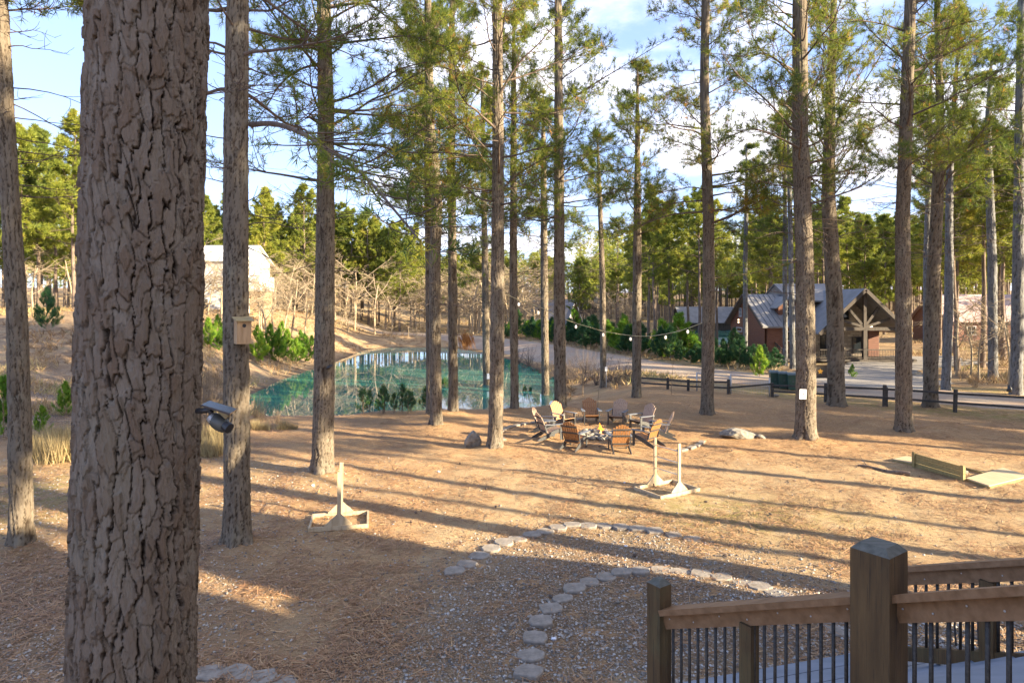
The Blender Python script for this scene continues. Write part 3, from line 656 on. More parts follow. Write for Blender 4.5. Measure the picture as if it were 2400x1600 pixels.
def pine(root, cen, rad, hh, cb, ll, seed, o, detail=1.0, limbs=None, extra=None, needle='needle', blades=15, nl=0.19, nw=0.011, trunkmat=None, trunk=True, dead=10):
    rs = np.random.RandomState(seed * 7 + 1)
    if trunk == 'simple':
        zz = np.linspace(0, hh, 14)
        p = np.stack([np.interp(zz, cen[0], cen[1]), np.interp(zz, cen[0], cen[2]), zz], -1); r = np.interp(zz, *rad); r[0] *= 1.3
        w = Wood(); w.tube(p, r, 8); w.build('trunk', M[trunkmat or 'bark_far'], root)
    W = Wood(); C = []; Dn = []
    n = limbs or int((hh - cb) * 3.4 * detail)
    for i in range(n):
        t = (i + rs.random()) / n; z = cb + (hh - cb) * t ** 1.25
        z = cb + round((z - cb) / 0.55) * 0.55 + rs.normal() * 0.06      # whorls
        z = min(z, hh - .3)
        L = ll * (1 - t) ** 0.62 * rs.uniform(0.5, 1.1) + 0.4
        if t < .15: L *= 0.8
        el = 0.05 + 0.55 * t + rs.normal() * 0.18 + (0.45 if o.get('up') else 0.0)
        r = max(0.012, min(0.055, 0.011 * L + 0.006))
        rt = np.interp(z, *rad)
        az = rs.uniform(0, 2 * math.pi)
        p0 = (np.interp(z, cen[0], cen[1]) + math.cos(az) * rt * .5, np.interp(z, cen[0], cen[2]) + math.sin(az) * rt * .5, z)
        path = limb_path(rs, p0, az, el, L, 9, rs.uniform(-0.1, 0.6))
        grow_limb(rs, W, C, Dn, path, r, sub=3 if detail > .7 else 2, start=0.36 if L > 2 else .15, tpl=4 if detail > .7 else 3)
    for i in range(dead):        # bare dead twigs below the crown
        z = cb - rs.uniform(0, 1) ** 1.5 * min(4.0, cb * .4) ; az = rs.uniform(0, 2 * math.pi)
        rt = np.interp(z, *rad); p0 = (np.interp(z, cen[0], cen[1]) + math.cos(az) * rt * .5, np.interp(z, cen[0], cen[2]) + math.sin(az) * rt * .5, z)
        path = limb_path(rs, p0, az, rs.uniform(-.2, .3), rs.uniform(.6, 3.0), 7, -.1, .2)
        k = len(C); grow_limb(rs, W, C, Dn, path, .016, sub=1, start=.4, tpl=0); del C[k:]; del Dn[k:]
    if extra:
        for (pts, r0, leafy) in extra:
            pts = np.array(pts, float); fine = np.array(catmull(pts, 4))
            grow_limb(rs, W, C, Dn, fine, r0, sub=2, subl=.22, start=.3, tpl=3 if leafy else 1, nt=7)
    W.build('branches', M['limb'], root)
    C = np.array(C); Dn = np.array(Dn)
    keep = rs.random(len(C)) < 0.96; C = C[keep]; Dn = Dn[keep]
    # tint: clumps of a hue
    tint = np.clip(0.42 + 0.55 * (vnoise(C[:, 0] * .9 + 40, C[:, 2] * 1.1 + C[:, 1] * .7 + 40, seed) - .5) + rs.normal(size=len(C)) * .14, 0, .9)
    tint = np.where(rs.random(len(C)) < 0.035, 1.0, tint)
    v, f, t = tufts(C, Dn, rs, blades, nl, nw, tint=tint)
    mesh_np('crown', v, [f], M[needle], root, attr={'tint': t})
    return len(f)

# limbs of the real trees followed from the photo: (tree index, start fraction..) as pixel paths at the tree's distance with a depth offset
EXTRA = {
 1: [([(588, 292, 0), (640, 290, -.6), (700, 309, -1.3), (760, 345, -2.1), (830, 392, -3.0), (880, 440, -3.9), (935, 505, -4.8), (985, 565, -5.6)], .065, 1),
     ([(545, 120, 0), (490, 100, .3), (420, 130, .5), (370, 170, .6)], .035, 1)],
 2: [([(745, 109, 0), (708, 104, -.2), (660, 94, -.4), (625, 96, -.5), (581, 130, -.6)], .05, 1),
     ([(745, 150, 0), (700, 165, .2), (655, 200, .3), (625, 250, .4), (600, 285, .4)], .045, 1),
     ([(742, 470, 0), (715, 465, -.1), (690, 475, -.2), (640, 510, -.3)], .022, 0),
     ([(765, 240, 0), (800, 233, -.4), (872, 203, -1.2), (930, 165, -2.0), (1010, 143, -2.6)], .055, 1),
     ([(765, 105, 0), (830, 98, -.4), (900, 90, -1.0), (965, 85, -1.6), (1040, 110, -2.0)], .05, 1),
     ([(762, 20, 0), (850, 8, -.5), (900, 35, -1.0), (960, 82, -1.5), (1000, 95, -1.8)], .05, 1),
     ([(765, 330, 0), (820, 350, .8), (900, 360, 1.6), (960, 400, 2.2), (1000, 440, 2.5)], .04, 1)],
 7: [([(1172, 450, 0), (1210, 412, -.3), (1265, 377, -.7), (1320, 345, -1.0)], .05, 1),
     ([(1160, 372, 0), (1110, 318, -.4), (1060, 265, -.8), (1030, 215, -1.1)], .045, 1),
     ([(1165, 230, 0), (1215, 150, -.4), (1270, 95, -.8), (1330, 20, -1.0)], .05, 1),
     ([(1172, 520, 0), (1230, 512, -.2), (1300, 508, -.3), (1350, 520, -.4)], .025, 0)],
 10: [([(1310, 252, 0), (1350, 225, -.5), (1400, 192, -1.0), (1470, 150, -1.4), (1560, 95, -1.6)], .055, 1)],
 14: [([(1882, 352, 0), (1830, 325, -.4), (1770, 303, -.8), (1730, 312, -1.0), (1690, 330, -1.2)], .05, 1),
      ([(1880, 215, 0), (1850, 170, -.2), (1800, 128, -.5), (1740, 132, -.9), (1660, 125, -1.4)], .055, 1),
      ([(1870, 95, 0), (1835, 65, -.2), (1790, 42, -.4), (1730, 25, -.7)], .05, 1),
      ([(1868, 395, 0), (1800, 385, .4), (1740, 400, .8), (1690, 430, 1.2)], .03, 1),
      ([(1870, 610, 0), (1820, 625, -.5), (1760, 640, -1.0), (1700, 648, -1.4)], .035, 1)],
 15: [([(1950, 330, 0), (1975, 260, .3), (2020, 200, .6), (2070, 120, .8), (2110, 40, .9)], .06, 1),
      ([(1945, 420, 0), (1990, 350, .4), (2040, 290, .8), (2100, 240, 1.0)], .045, 1),
      ([(1950, 560, 0), (2000, 545, .3), (2060, 548, .6), (2090, 570, .7)], .03, 1)],
 16: [([(2125, 75, 0), (2060, 55, -.4), (1980, 45, -.8), (1920, 40, -1.1)], .04, 1),
      ([(2120, 140, 0), (2070, 100, .2), (2030, 60, .4), (1990, 0, .6)], .04, 1)],
 17: [([(2200, 410, 0), (2232, 378, -.2), (2238, 310, -.3), (2215, 240, -.4), (2185, 180, -.4), (2180, 90, -.4)], .075, 1),
      ([(2192, 408, 0), (2160, 385, .2), (2135, 345, .3), (2110, 300, .4)], .05, 1),
      ([(2235, 372, -.2), (2262, 352, -.4), (2300, 320, -.8), (2340, 300, -1.0)], .04, 1)],
}
for idx, (lab, pts, cb, ll, hh, sd, op) in enumerate(T):
    g = TREE_POS[idx]; z0 = H(g.x, g.y) - 0.05; Zd = g.y
    q = [P(a * DK, b * DK, Z=Zd) for a, b, w in pts]; w = [wd * DK * Zd / F / 2 * math.cos(math.atan((a * DK - 1200) / F)) for a, b, wd in pts]
    zz = [p.z for p in q]; xx = [p.x for p in q]
    zt = hh + 1.0
    sx = (xx[-1] - xx[-2]) / (zz[-1] - zz[-2]); xt = xx[-1] + sx * (zt - zz[-1]) if zt > zz[-1] else xx[-1]
    if zt > zz[-1] + .3: zz.append(zt); xx.append(xt); w.append(0.03)
    zz[0] = z0
    w[0] = w[1] * 1.04
    root = empty('pine_tree', (g.x, g.y, z0), 0, lab, 'tree', 'pines on the lawn and along its edges')
    zl = np.array(zz) - z0; xl = np.array(xx) - g.x
    yl = 0.12 * np.sin(zl * .35 + sd)* (zl / 8)
    mat = M['bark_grey'] if op.get('grey') else M['bark']
    near = Zd < 30
    trunk_mesh('trunk', (zl, xl, yl), (zl, np.array(w)), 0, zl[-1], mat, sd * 13, nseg=84 if near else 44, dz=0.035 if near else 0.08,
               cw=0.095 if near else .14, chh=0.27 if near else .4, amp=0.028 if near else .04, wd=.3, parent=root, flare=.34)
    ex = None
    if idx in EXTRA:
        ex = []
        for (pp, r0, leafy) in EXTRA[idx]:
            ex.append(([tuple(P(a, b, Z=Zd + dz) - Vector((g.x, g.y, z0))) for a, b, dz in pp], r0, leafy))
    det = 1.0 if Zd < 42 else 0.75
    pine(root, (zl, xl, yl), (zl, np.array(w)), zl[-1] - 0.3, cb, ll, sd, op, det, extra=ex,
         blades=12 if Zd < 42 else 9, nl=.22 if Zd < 42 else .27, nw=.017 if Zd < 42 else .026, dead=24)

# the big trunk right in front of the deck
zr = np.array([0, 3.5, 5.3, 6.8, 14, 22.0]); wr = np.array([.275, .255, .247, .240, .20, .05])
root = empty('pine_tree', (BIG.x, BIG.y, -0.05), 0, 'huge dark pine trunk with thick plated bark filling the left foreground', 'tree', 'pines on the lawn and along its edges')
cx = np.array([(p * DK - 1200) / F * 3.0 for p in (305, 305, 325, 343, 370, 395)]) - BIG.x
trunk_mesh('trunk', (zr, cx, cx * 0), (zr, wr), 0, 22.0, M['bark_near'], 41, nseg=440, cw=0.056, chh=0.17, amp=0.023, jag=.85, wd=.17, fa=.6, lay=1.0, parent=root, flare=.3, dense=(3.3, 7.0, 0.0055))
pine(root, (zr, cx, cx * 0), (zr, wr), 21.5, 12.0, 4.5, 77, {}, .7, limbs=24, blades=12, nw=.014, dead=3)

def root_of(idx): return [o for o in col.objects if o.parent is None and o.get('label') == T[idx][0]][0]
def on_trunk(idx, px, py, dz=0):
    r = root_of(idx); return P(px, py, Z=TREE_POS[idx].y + dz) - Vector(r.location)
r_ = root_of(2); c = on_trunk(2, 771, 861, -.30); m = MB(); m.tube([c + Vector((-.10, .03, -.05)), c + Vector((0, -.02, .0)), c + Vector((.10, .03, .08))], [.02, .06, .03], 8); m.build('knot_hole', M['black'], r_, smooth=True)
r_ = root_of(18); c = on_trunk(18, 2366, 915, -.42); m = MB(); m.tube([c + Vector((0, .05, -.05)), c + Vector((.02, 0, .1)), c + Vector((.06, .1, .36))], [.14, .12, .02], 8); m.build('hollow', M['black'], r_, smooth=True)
r_ = root_of(5); rs_ = np.random.RandomState(3); a = on_trunk(5, 1064, 783, -.25); b = on_trunk(5, 1092, 792, -.7); W = Wood(); W.tube(np.array([a, (a + b) / 2 + Vector((0, 0, .05)), b]), [.02, .016, .01], 5); W.build('dead_branch', M['limb'], r_)
C = np.array([np.array(b) + rs_.normal(size=3) * (.16, .12, .12) for _ in range(60)]); v, f, t = tufts(C, np.tile([.3, 0, -1.0], (60, 1)), rs_, 10, .42, .02, tint=rs_.random(60), spread=.35, droop=.5)
mesh_np('dead_needles', v, [f], M['dead_needle'], r_, attr={'tint': t})

# ------------------------------------------------------------------ woods: a few kinds, copied one by one
def SU(s, u): return (s * SX - u * SY, s * SY + u * SX)      # s towards the sun, u across
def kind_pine(name, seed, hh, cb, ll, rr, mat='needle_far', limbs=34, nl=.5, nw=.085, blades=9, tpl=3, bark='bark_far', dead=4, sub=2):
    root = empty(name, (0, 0, -500)); root['proto'] = 1
    rs = np.random.RandomState(seed)
    zz = np.linspace(0, hh, 10); cx = np.cumsum(rs.normal(size=10) * .07); cy = np.cumsum(rs.normal(size=10) * .07)
    rad = rr * (1 - zz / hh) ** .8 + .02; rad[0] *= 1.25
    w = Wood(); w.tube(np.stack([cx, cy, zz], -1), rad, 8); w.build('trunk', M[bark], root)
    W = Wood(); C = []; Dn = []
    for i in range(limbs):
        t = (i + rs.random()) / limbs; z = cb + (hh - cb) * t
        L = ll * (1 - t) ** .55 * rs.uniform(.55, 1.1) + .5; az = rs.uniform(0, 6.3)
        path = limb_path(rs, (np.interp(z, zz, cx), np.interp(z, zz, cy), z), az, .1 + .5 * t + rs.normal() * .18, L, 5, .35, .2)
        grow_limb(rs, W, C, Dn, path, .012 * L + .01, sub=sub, start=.2, tpl=tpl, nt=4)
    for i in range(dead):
        z = cb * rs.uniform(.5, 1); W.tube(limb_path(rs, (np.interp(z, zz, cx), np.interp(z, zz, cy), z), rs.uniform(0, 6.3), .1, rs.uniform(.6, 1.8), 4, 0, .2), [.02, .016, .012, .008, .005], 3)
    W.build('branches', M['limb'], root)
    C = np.array(C); Dn = np.array(Dn)
    tint = np.clip(.45 + .5 * (vnoise(C[:, 0] * .7 + 40, C[:, 2] * .8 + C[:, 1] * .6 + 40, seed) - .5) + rs.normal(size=len(C)) * .15, 0, 1)
    v, f, t = tufts(C, Dn, rs, blades, nl, nw, tint=tint, spread=.8)
    mesh_np('crown', v, [f], M[mat], root, attr={'tint': t})
    return root
def wipe(root):
    for c in list(root.children): wipe(c)
    bpy.data.objects.remove(root)
def put(proto, x, y, z, sc, rz, label, group, cat='tree', name=None, sz=None):
    c = copy_tree(proto); c.location = (x, y, z); c.scale = (sc, sc, sz or sc); c.rotation_euler = (0, 0, rz)
    if 'proto' in c: del c['proto']
    c['label'] = label; c['group'] = group; c['category'] = cat
    return c
rnd = random.Random(11)
RECTS = [(22, 36.5, 55, 78), (-46, -30, 80, 98), (5, 16, 122, 142), (34, 50, 126, 146), (46, 70, 74, 96)]   # cabins
def free(x, y, pd=3.5, rd=5.0):
    a = np.array([x]); b = np.array([y])
    if sdist(pond, a, b)[0] < pd or sdist(pond2, a, b)[0] < 2.0: return False
    if line_dist(RC, a, b)[0] < rd or sdist(drive, a, b)[0] < 1.0: return False
    for (x0, x1, y0, y1) in RECTS:
        if x0 < x < x1 and y0 < y < y1: return False
    return True
protoA = [kind_pine('forest_pine', 100 + k, 18 + k, [5.0, 6.5, 5.5][k], [4.2, 3.8, 4.6][k], .19, limbs=46, tpl=4, nl=.42, nw=.06, blades=16) for k in range(3)]     # full crowns
protoB = [kind_pine('forest_pine', 120 + k, 19 + k, [9, 10.5, 8][k], [3.6, 3.2, 3.9][k], .19, limbs=36, tpl=4, nl=.40, nw=.055, blades=15, bark='bark_far') for k in range(3)]   # tall bare trunks
placed = []
def scatter(n, xr, yr, protos, sc, label, group, minsp=3.0, cond=None, tries=6000, zoff=-.1, pd=3.5, rd=5.0, name=None, cat='tree', inframe=True):
    k = 0
    for _ in range(tries):
        if k >= n: break
        x = rnd.uniform(*xr); y = rnd.uniform(*yr)
        if inframe and abs(x) > y * .84 + 2: continue
        if cond and not cond(x, y): continue
        if not free(x, y, pd, rd): continue
        if any((x - a) ** 2 + (y - b) ** 2 < minsp ** 2 for a, b in placed): continue
        placed.append((x, y)); s = rnd.uniform(*sc)
        put(rnd.choice(protos), x, y, H(x, y) + zoff, s, rnd.uniform(0, 6.28), label, group, cat)
        k += 1
    return k
# far-left bank, one broad yellow-green pine group
scatter(7, (-66, -44), (66, 84), protoA, (1.0, 1.12), 'full yellow-green pine on the bank between the far left trunk and the huge trunk', 'pines on the left bank', 3.2)
scatter(16, (-85, -40), (86, 120), protoA, (.95, 1.1), 'broad pine in the wood behind the gravel bank at far left', 'pines behind the left bank', 4)
scatter(36, (-56, -20), (112, 135), protoA, (.95, 1.12), 'tall yellow-green pine in the wood beyond the left half of the pond', 'pines beyond the left half of the pond', 3.6, cond=lambda x, y: x < -.15 * y)
scatter(96, (-95, 18), (132, 205), protoA, (.64, .84), 'small distant pine on the tree line over the pond', 'distant pines over the pond', 3.6, cond=lambda x, y: x < .06 * y)
scatter(26, (5, 60), (118, 165), protoA + protoB, (.6, .74), 'distant pine in the open wood right of the dark-roofed gable cabin', 'distant pines right of the gable cabin', 4, cond=lambda x, y: .06 * y < x < .36 * y)
# far-off wood closing the skyline: one mass nobody could count
def far_wood():
    rs = np.random.RandomState(77); TV = []; TF = []; tn = 0; CC = []; DD = []
    def zone(n, xr, yr, cond, h):
        nonlocal tn
        k = 0
        while k < n:
            x = rs.uniform(*xr); y = rs.uniform(*yr)
            if not cond(x, y) or not free(x, y): continue
            k += 1; hh = rs.uniform(*h); cb = hh * rs.uniform(.25, .5); z0 = H(x, y)
            v, f = tube_np(np.array([(x, y, z0 - .2), (x, y, z0 + hh * .5), (x, y, z0 + hh)]), np.array([.24, .15, .04]), 5); TV.append(v); TF.append(f + tn); tn += len(v)
            m = 170; t = rs.random(m) ** .8; r = (hh * .2) * (1 - t) ** .6 * rs.random(m) ** .5 * rs.uniform(.8, 1.3) + .2; a = rs.uniform(0, 6.3, m)
            CC.append(np.stack([x + r * np.cos(a), y + r * np.sin(a), z0 + cb + (hh - cb) * t + .1 * r], -1)); DD.append(np.stack([np.cos(a), np.sin(a), np.full(m, .5)], -1))
    zone(240, (-170, 175), (200, 270), lambda x, y: abs(x) < .8 * y, (13, 18)); zone(70, (10, 75), (165, 205), lambda x, y: .05 * y < x < .4 * y, (11, 15)); zone(70, (60, 130), (110, 200), lambda x, y: .4 * y < x < .85 * y, (15, 20)); zone(150, (12, 165), (128, 200), lambda x, y: .1 * y < x < .84 * y, (18, 23)); zone(50, (-150, -60), (120, 200), lambda x, y: x > -.85 * y, (14, 18))
    C = np.concatenate(CC); D = np.concatenate(DD); D /= np.linalg.norm(D, axis=1)[:, None]
    v, f, t = tufts(C, D, rs, 8, .75, .13, tint=np.clip(.45 + .6 * (vnoise(C[:, 0] * .25 + 90, C[:, 2] * .4 + 90, 3) - .5) + rs.normal(size=len(C)) * .12, 0, 1), spread=.8)
    o = mesh_np('distant_wood', np.concatenate([v, np.concatenate(TV)]), [f, np.concatenate(TF) + len(v)], M['needle_far'], attr={'tint': np.concatenate([t, np.full(tn, .95)])})
    o.data.materials.append(M['bark_far']); mi = np.zeros(len(o.data.polygons), np.int32); mi[len(f):] = 1; o.data.polygons.foreach_set('material_index', mi)
    tag(o, 'far-off pine wood closing the skyline', 'wood', kind='stuff')
far_wood()
scatter(12, (14, 40), (66, 112), protoB, (.8, .92), 'slender pine standing around the far pond left of the log cabin', 'pines around the far pond', 4, cond=lambda x, y: .17 * y < x < .34 * y)
scatter(62, (22, 110), (78, 150), protoB + protoA[:1], (.85, 1.04), 'shadowed pine in the dense wood behind the log cabin', 'pines behind the log cabin', 3.6, cond=lambda x, y: x > .30 * y)
scatter(18, (34, 60), (44, 74), protoB, (.9, 1.05), 'tall bare-trunked pine in the wood right of the driveway', 'pines right of the driveway', 3.6, cond=lambda x, y: x > .66 * y)
# pines beyond the right side of the picture: they throw the long shadow stripes over the lawn
protoC = [kind_pine('forest_pine', 140 + k, 21, 12.5, 3.2, .23, limbs=34, tpl=4, nl=.45, nw=.08) for k in range(2)]
for (s_, u_, k_, sc_) in [(20, 21.3, 0, 1.0), (16, 16.2, 1, 1.0), (22, 14.8, 0, .8), (9.5, 13.5, 0, 1.7), (18, 8.6, 0, 1.1), (19.5, 7.0, 1, 1.1), (17.5, 10.6, 1, 1.0), (27, 18.2, 1, .7), (24, 24.5, 1, 1)]:
    x, y = SU(s_, u_)
    put(protoC[k_], x, y, H(x, y) - .1, sc_, s_, 'pine outside the right edge of the photo whose shadow crosses the lawn', 'pines beyond the right edge', sz=1.0)
for (s_, u_, k_, sc_) in [(17, 28.0, 0, 1), (30, 29.5, 2, 1.05), (22, 33.5, 1, 1), (33, 36.5, 0, 1.1), (26, 40, 2, 1), (44, 31, 0, 1.1), (52, 34.5, 1, 1.1), (47, 39, 0, 1),
                          (60, 31.5, 1, 1.1), (40, 44, 1, 1), (58, 43, 2, 1.05), (66, 37, 0, 1.1), (70, 48, 1, 1), (50, 52, 2, 1), (64, 56, 0, 1), (14, 37.5, 1, .9)]:
    x, y = SU(s_, u_)
    put(protoB[k_], x, y, H(x, y) - .1, sc_, s_, 'pine outside the right edge of the photo whose shadow crosses the lawn', 'pines beyond the right edge')

# bare deciduous trees
def bare_tree(name, seed, hh, mat='bare_wood', levels=4, spread=.55, r0=.11, stems=1):
    root = empty(name, (0, 0, -500)); rs = np.random.RandomState(seed); T_ = Wood(); W = Wood()
    def rec(p, az, el, L, r, lv):
        path = limb_path(rs, p, az, el, L, 6, .25, .13)
        (T_ if lv == 0 else W).tube(path, r * np.linspace(1, .5, 7), 6 if lv == 0 else 3)
        if lv >= levels: return
        n = [7, 4, 4, 3, 0][lv]
        for i in range(n):
            t = rs.uniform(.35 if lv == 0 else .2, 1.0); j = min(5, int(t * 6)); w = t * 6 - j
            rec(path[j] * (1 - w) + path[j + 1] * w, rs.uniform(0, 6.3) if lv == 0 else az + rs.normal() * .8, min(1.5, el * .75 + rs.normal() * .25 - (spread if lv == 0 else .08)), L * rs.uniform(.4, .62), max(.012, r * .5 * (1.1 - .4 * t)), lv + 1)
    for s in range(stems): rec((rs.normal() * .15 * (stems > 1), rs.normal() * .15 * (stems > 1), 0), rs.uniform(0, 6.3), 1.45 - .2 * (stems > 1), hh * .62, r0 * 1.3, 0)
    T_.build('trunk', M[mat], root); W.build('branches', M[mat], root); return root
bt = [bare_tree('bare_tree', 300 + k, 9 + k, r0=.10) for k in range(3)]
scatter(64, (-42, 6), (103, 130), bt, (.9, 1.5), 'leafless tan tree along the edge of the wood beyond the pond', 'bare trees beyond the pond', 2.0, rd=4.6, name='bare_tree')
scatter(14, (-62, -38), (62, 86), bt, (.7, 1.0), 'leafless tan tree on the slope seen between the far left trunk and the huge trunk', 'bare trees on the left slope', 2.0)
scatter(18, (-36, -24), (64, 79), bt, (.8, 1.15), 'leafless grey tree in front of the white house', 'bare trees by the white house', 1.8)
scatter(9, (12, 26), (112, 130), bt, (.8, 1.0), 'leafless pale tree right of the dark-roofed gable cabin', 'bare trees right of the gable cabin', 2.5)
scatter(12, (30, 50), (40, 60), bt, (.55, .8), 'thin leafless sapling in the wood right of the driveway', 'saplings right of the driveway', 1.6, cond=lambda x, y: x > .66 * y)
scatter(16, (-34, -12), (98, 112), bt, (.3, .5), 'low bare sapling on the far bank of the pond', 'saplings on the far bank', 1.2, pd=2, rd=4.0)

# young pines
def young(name, seed, hh, mat, nl=.22, nw=.035, br=.42):
    root = empty(name, (0, 0, -500)); rs = np.random.RandomState(seed); W = Wood(); C = []; Dn = []
    W.tube(np.stack([np.zeros(6), np.zeros(6), np.linspace(0, hh, 6)], -1), np.linspace(.035, .008, 6), 5)
    n = int(hh * 13)
    for i in range(n):
        t = (i + rs.random()) / n; z = .12 + (hh - .12) * t; L = hh * br * (1 - t) ** .8 + .12; az = rs.uniform(0, 6.3)
        path = limb_path(rs, (0, 0, z), az, .25 + .55 * t, L, 4, .7, .15); W.tube(path, np.linspace(.012, .005, 5), 3)
        for q in range(max(3, int(L / .09))):
            u = rs.uniform(.2, 1) * 4; j = min(3, int(u)); w = u - j
            C.append(path[j] * (1 - w) + path[j + 1] * w + rs.normal(size=3) * .05); d = path[j + 1] - path[j]; d = d / np.linalg.norm(d) + np.array([0, 0, .5]); Dn.append(d / np.linalg.norm(d))
        C.append(path[-1]); Dn.append(np.array([0, 0, 1.0]))
    C.append(np.array([0, 0, hh])); Dn.append(np.array([0, 0, 1.0]))
    W.build('stem', M['twig'], root); C = np.array(C); Dn = np.array(Dn)
    v, f, t = tufts(C, Dn, rs, 16, nl, nw * .5, tint=np.clip(.5 + rs.normal(size=len(C)) * .22, 0, 1), spread=.55)
    mesh_np('needles', v, [f], M[mat], root, attr={'tint': t}); return root
yb = [young('young_pine', 400 + k, 2.6 + .4 * k, 'needle_young', .3, .05) for k in range(3)]
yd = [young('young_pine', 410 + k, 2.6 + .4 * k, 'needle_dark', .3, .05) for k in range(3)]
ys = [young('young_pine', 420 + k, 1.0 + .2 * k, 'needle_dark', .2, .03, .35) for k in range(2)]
def along_road(n, t0, t1, o0, o1, protos, sc, label, group):
    L = RC; seg = np.linalg.norm(np.diff(L, axis=0), axis=1); cum = np.concatenate([[0], np.cumsum(seg)])
    for i in range(n):
        # param by y
        y = t0 + (t1 - t0) * (i + rnd.random()) / n
        j = int(np.argmin(abs(L[:, 1] - y))); j = max(1, min(len(L) - 2, j)); d = L[j + 1] - L[j - 1]; d /= np.linalg.norm(d)
        nn = np.array([-d[1], d[0]]); o = rnd.uniform(o0, o1); p = L[j] + nn * o * (1 if nn[0] > 0 else -1)
        s = rnd.uniform(*sc)
        if not free(p[0], p[1], 2, 3.6): continue
        put(rnd.choice(protos), p[0], p[1], H(p[0], p[1]) - .05, s * rnd.uniform(.9, 1.45), rnd.uniform(0, 6), label, group, 'young pine', sz=s * rnd.uniform(.6, 1.1)).rotation_euler[0] = rnd.uniform(-.12, .12)
along_road(62, 98, 57, 4.3, 9.5, yb + yd, (.75, 1.3), 'bushy young pine in the green thicket along the far side of the road', 'young pines along the far side of the road')
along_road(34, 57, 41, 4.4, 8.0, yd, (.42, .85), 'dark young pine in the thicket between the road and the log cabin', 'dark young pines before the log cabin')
def spots(lst, protos, label, group, cat='young pine', single=False):
    for k, (px, py, hh) in enumerate(lst):
        g = base_pt(px * DK, py * DK)
        p = protos[k % len(protos)]; base = max(v.co.z for v in p.children[-1].data.vertices)
        put(p, g.x, g.y, g.z - .04, hh / base, rnd.uniform(0, 6), label[k] if isinstance(label, list) else label, group, cat)
spots([(600, 835, 2.8), (620, 826, 3.4), (640, 832, 3.2), (660, 826, 3.0), (680, 836, 2.6), (700, 832, 2.9), (716, 822, 2.4), (590, 822, 3.0), (648, 812, 3.3), (690, 812, 2.5)], yb, 'bright green young pine on the left bank of the pond', 'bright young pines on the left bank')
spots([(478, 800, 2.6), (500, 796, 2.8), (512, 806, 2.2)], yb, 'bright young pine between the huge trunk and the birdhouse pine', 'young pines left of the birdhouse pine')
spots([(108, 762, 3.3)], yd, ['cone-shaped young pine standing alone on the left bank'], None)
spots([(8, 1004, 2.3), (150, 955, 1.6), (96, 1000, 1.2)], yb, ['bright young pine cut by the left edge of the photo', 'light green young pine left of the huge trunk', 'small young pine right beside the far left trunk'], None)
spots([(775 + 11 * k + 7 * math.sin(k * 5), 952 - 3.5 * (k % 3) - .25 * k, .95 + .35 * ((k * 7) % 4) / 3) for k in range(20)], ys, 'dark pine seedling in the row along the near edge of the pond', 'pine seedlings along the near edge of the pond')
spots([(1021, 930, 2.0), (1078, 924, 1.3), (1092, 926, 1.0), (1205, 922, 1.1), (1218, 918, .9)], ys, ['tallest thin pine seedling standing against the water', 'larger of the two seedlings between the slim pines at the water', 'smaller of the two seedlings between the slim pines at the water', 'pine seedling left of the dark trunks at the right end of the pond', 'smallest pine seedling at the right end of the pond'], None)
spots([(1745, 868, 2.2), (1958, 868, 1.0)], yb, ['light green young pine left of the green bins', 'small bright pine seedling on the left edge of the driveway'], None)

# brush and dry grass
def brush(name, seed, hh, mat, n=26):
    root = None; rs = np.random.RandomState(seed); W = Wood()
    for i in range(n):
        p = limb_path(rs, (rs.normal() * .12, rs.normal() * .12, 0), rs.uniform(0, 6.3), rs.uniform(.75, 1.45), hh * rs.uniform(.5, 1), 6, .1, .14); W.tube(p, np.linspace(.014, .004, 7), 3)
        for q in range(5):
            j = rs.randint(1, 6); W.tube(limb_path(rs, p[j], rs.uniform(0, 6.3), rs.uniform(.2, 1.2), hh * .3 * rs.random(), 3, .1, .2), [.007, .005, .003, .002], 3)
    return W.build(name, M[mat], None)
bsh = [brush('bare_shrub', 500 + k, 2.2, 'dead_twig') for k in range(2)]; bst = [brush('bare_shrub', 510 + k, 2.0, 'twig') for k in range(2)]
for o in bsh + bst: o.location = (0, 0, -500)
spots2 = []
def put1(protos, lst, label, group, cat='shrub'):
    for k, (px, py, sc) in enumerate(lst):
        g = base_pt(px * DK, py * DK)
        c = protos[k % len(protos)].copy(); col.objects.link(c); c.location = (g.x, g.y, g.z - .03); c.scale = (sc, sc, sc); c.rotation_euler = (0, 0, rnd.uniform(0, 6)); tag(c, label, cat, group)
put1(bsh, [(1190, 838, 1.1), (1205, 850, .8), (1215, 842, 1.2), (1228, 856, .8), (1240, 860, .9), (1262, 872, .8), (1278, 866, 1.0)], 'dark bare shrub on the right bank of the pond', 'bare shrubs on the right bank of the pond')
put1(bsh, [(1306, 880, 1.0), (1322, 874, 1.2), (1340, 884, 1.0), (1356, 872, 1.2), (1372, 884, .9), (1400, 876, 1.1), (1414, 884, .8), (1432, 872, 1.0), (1448, 878, .8), (1310, 862, 1.2), (1346, 858, 1.3)], 'grey bare shrub in the thicket between the pond and the fire pit', 'bare shrubs behind the fire pit')
put1(bst, [(472, 900, 1.3), (484, 925, 1.1), (478, 960, 1.0), (500, 885, 1.2), (506, 940, .9), (470, 1000, .9), (588, 960, .6), (602, 966, .6), (636, 972, .5), (500, 1010, .6)], 'tan dry shrub at the left end of the pond', 'dry shrubs at the left end of the pond')
put1(bst, [(2190, 800, 1.0), (2215, 830, 1.1), (2250, 815, 1.2), (2300, 840, 1.1), (2325, 800, 1.2), (2210, 870, .7), (2240, 890, .6), (2310, 880, .8)], 'tan dry shrub in the wood beyond the right fence', 'dry shrubs beyond the right fence')
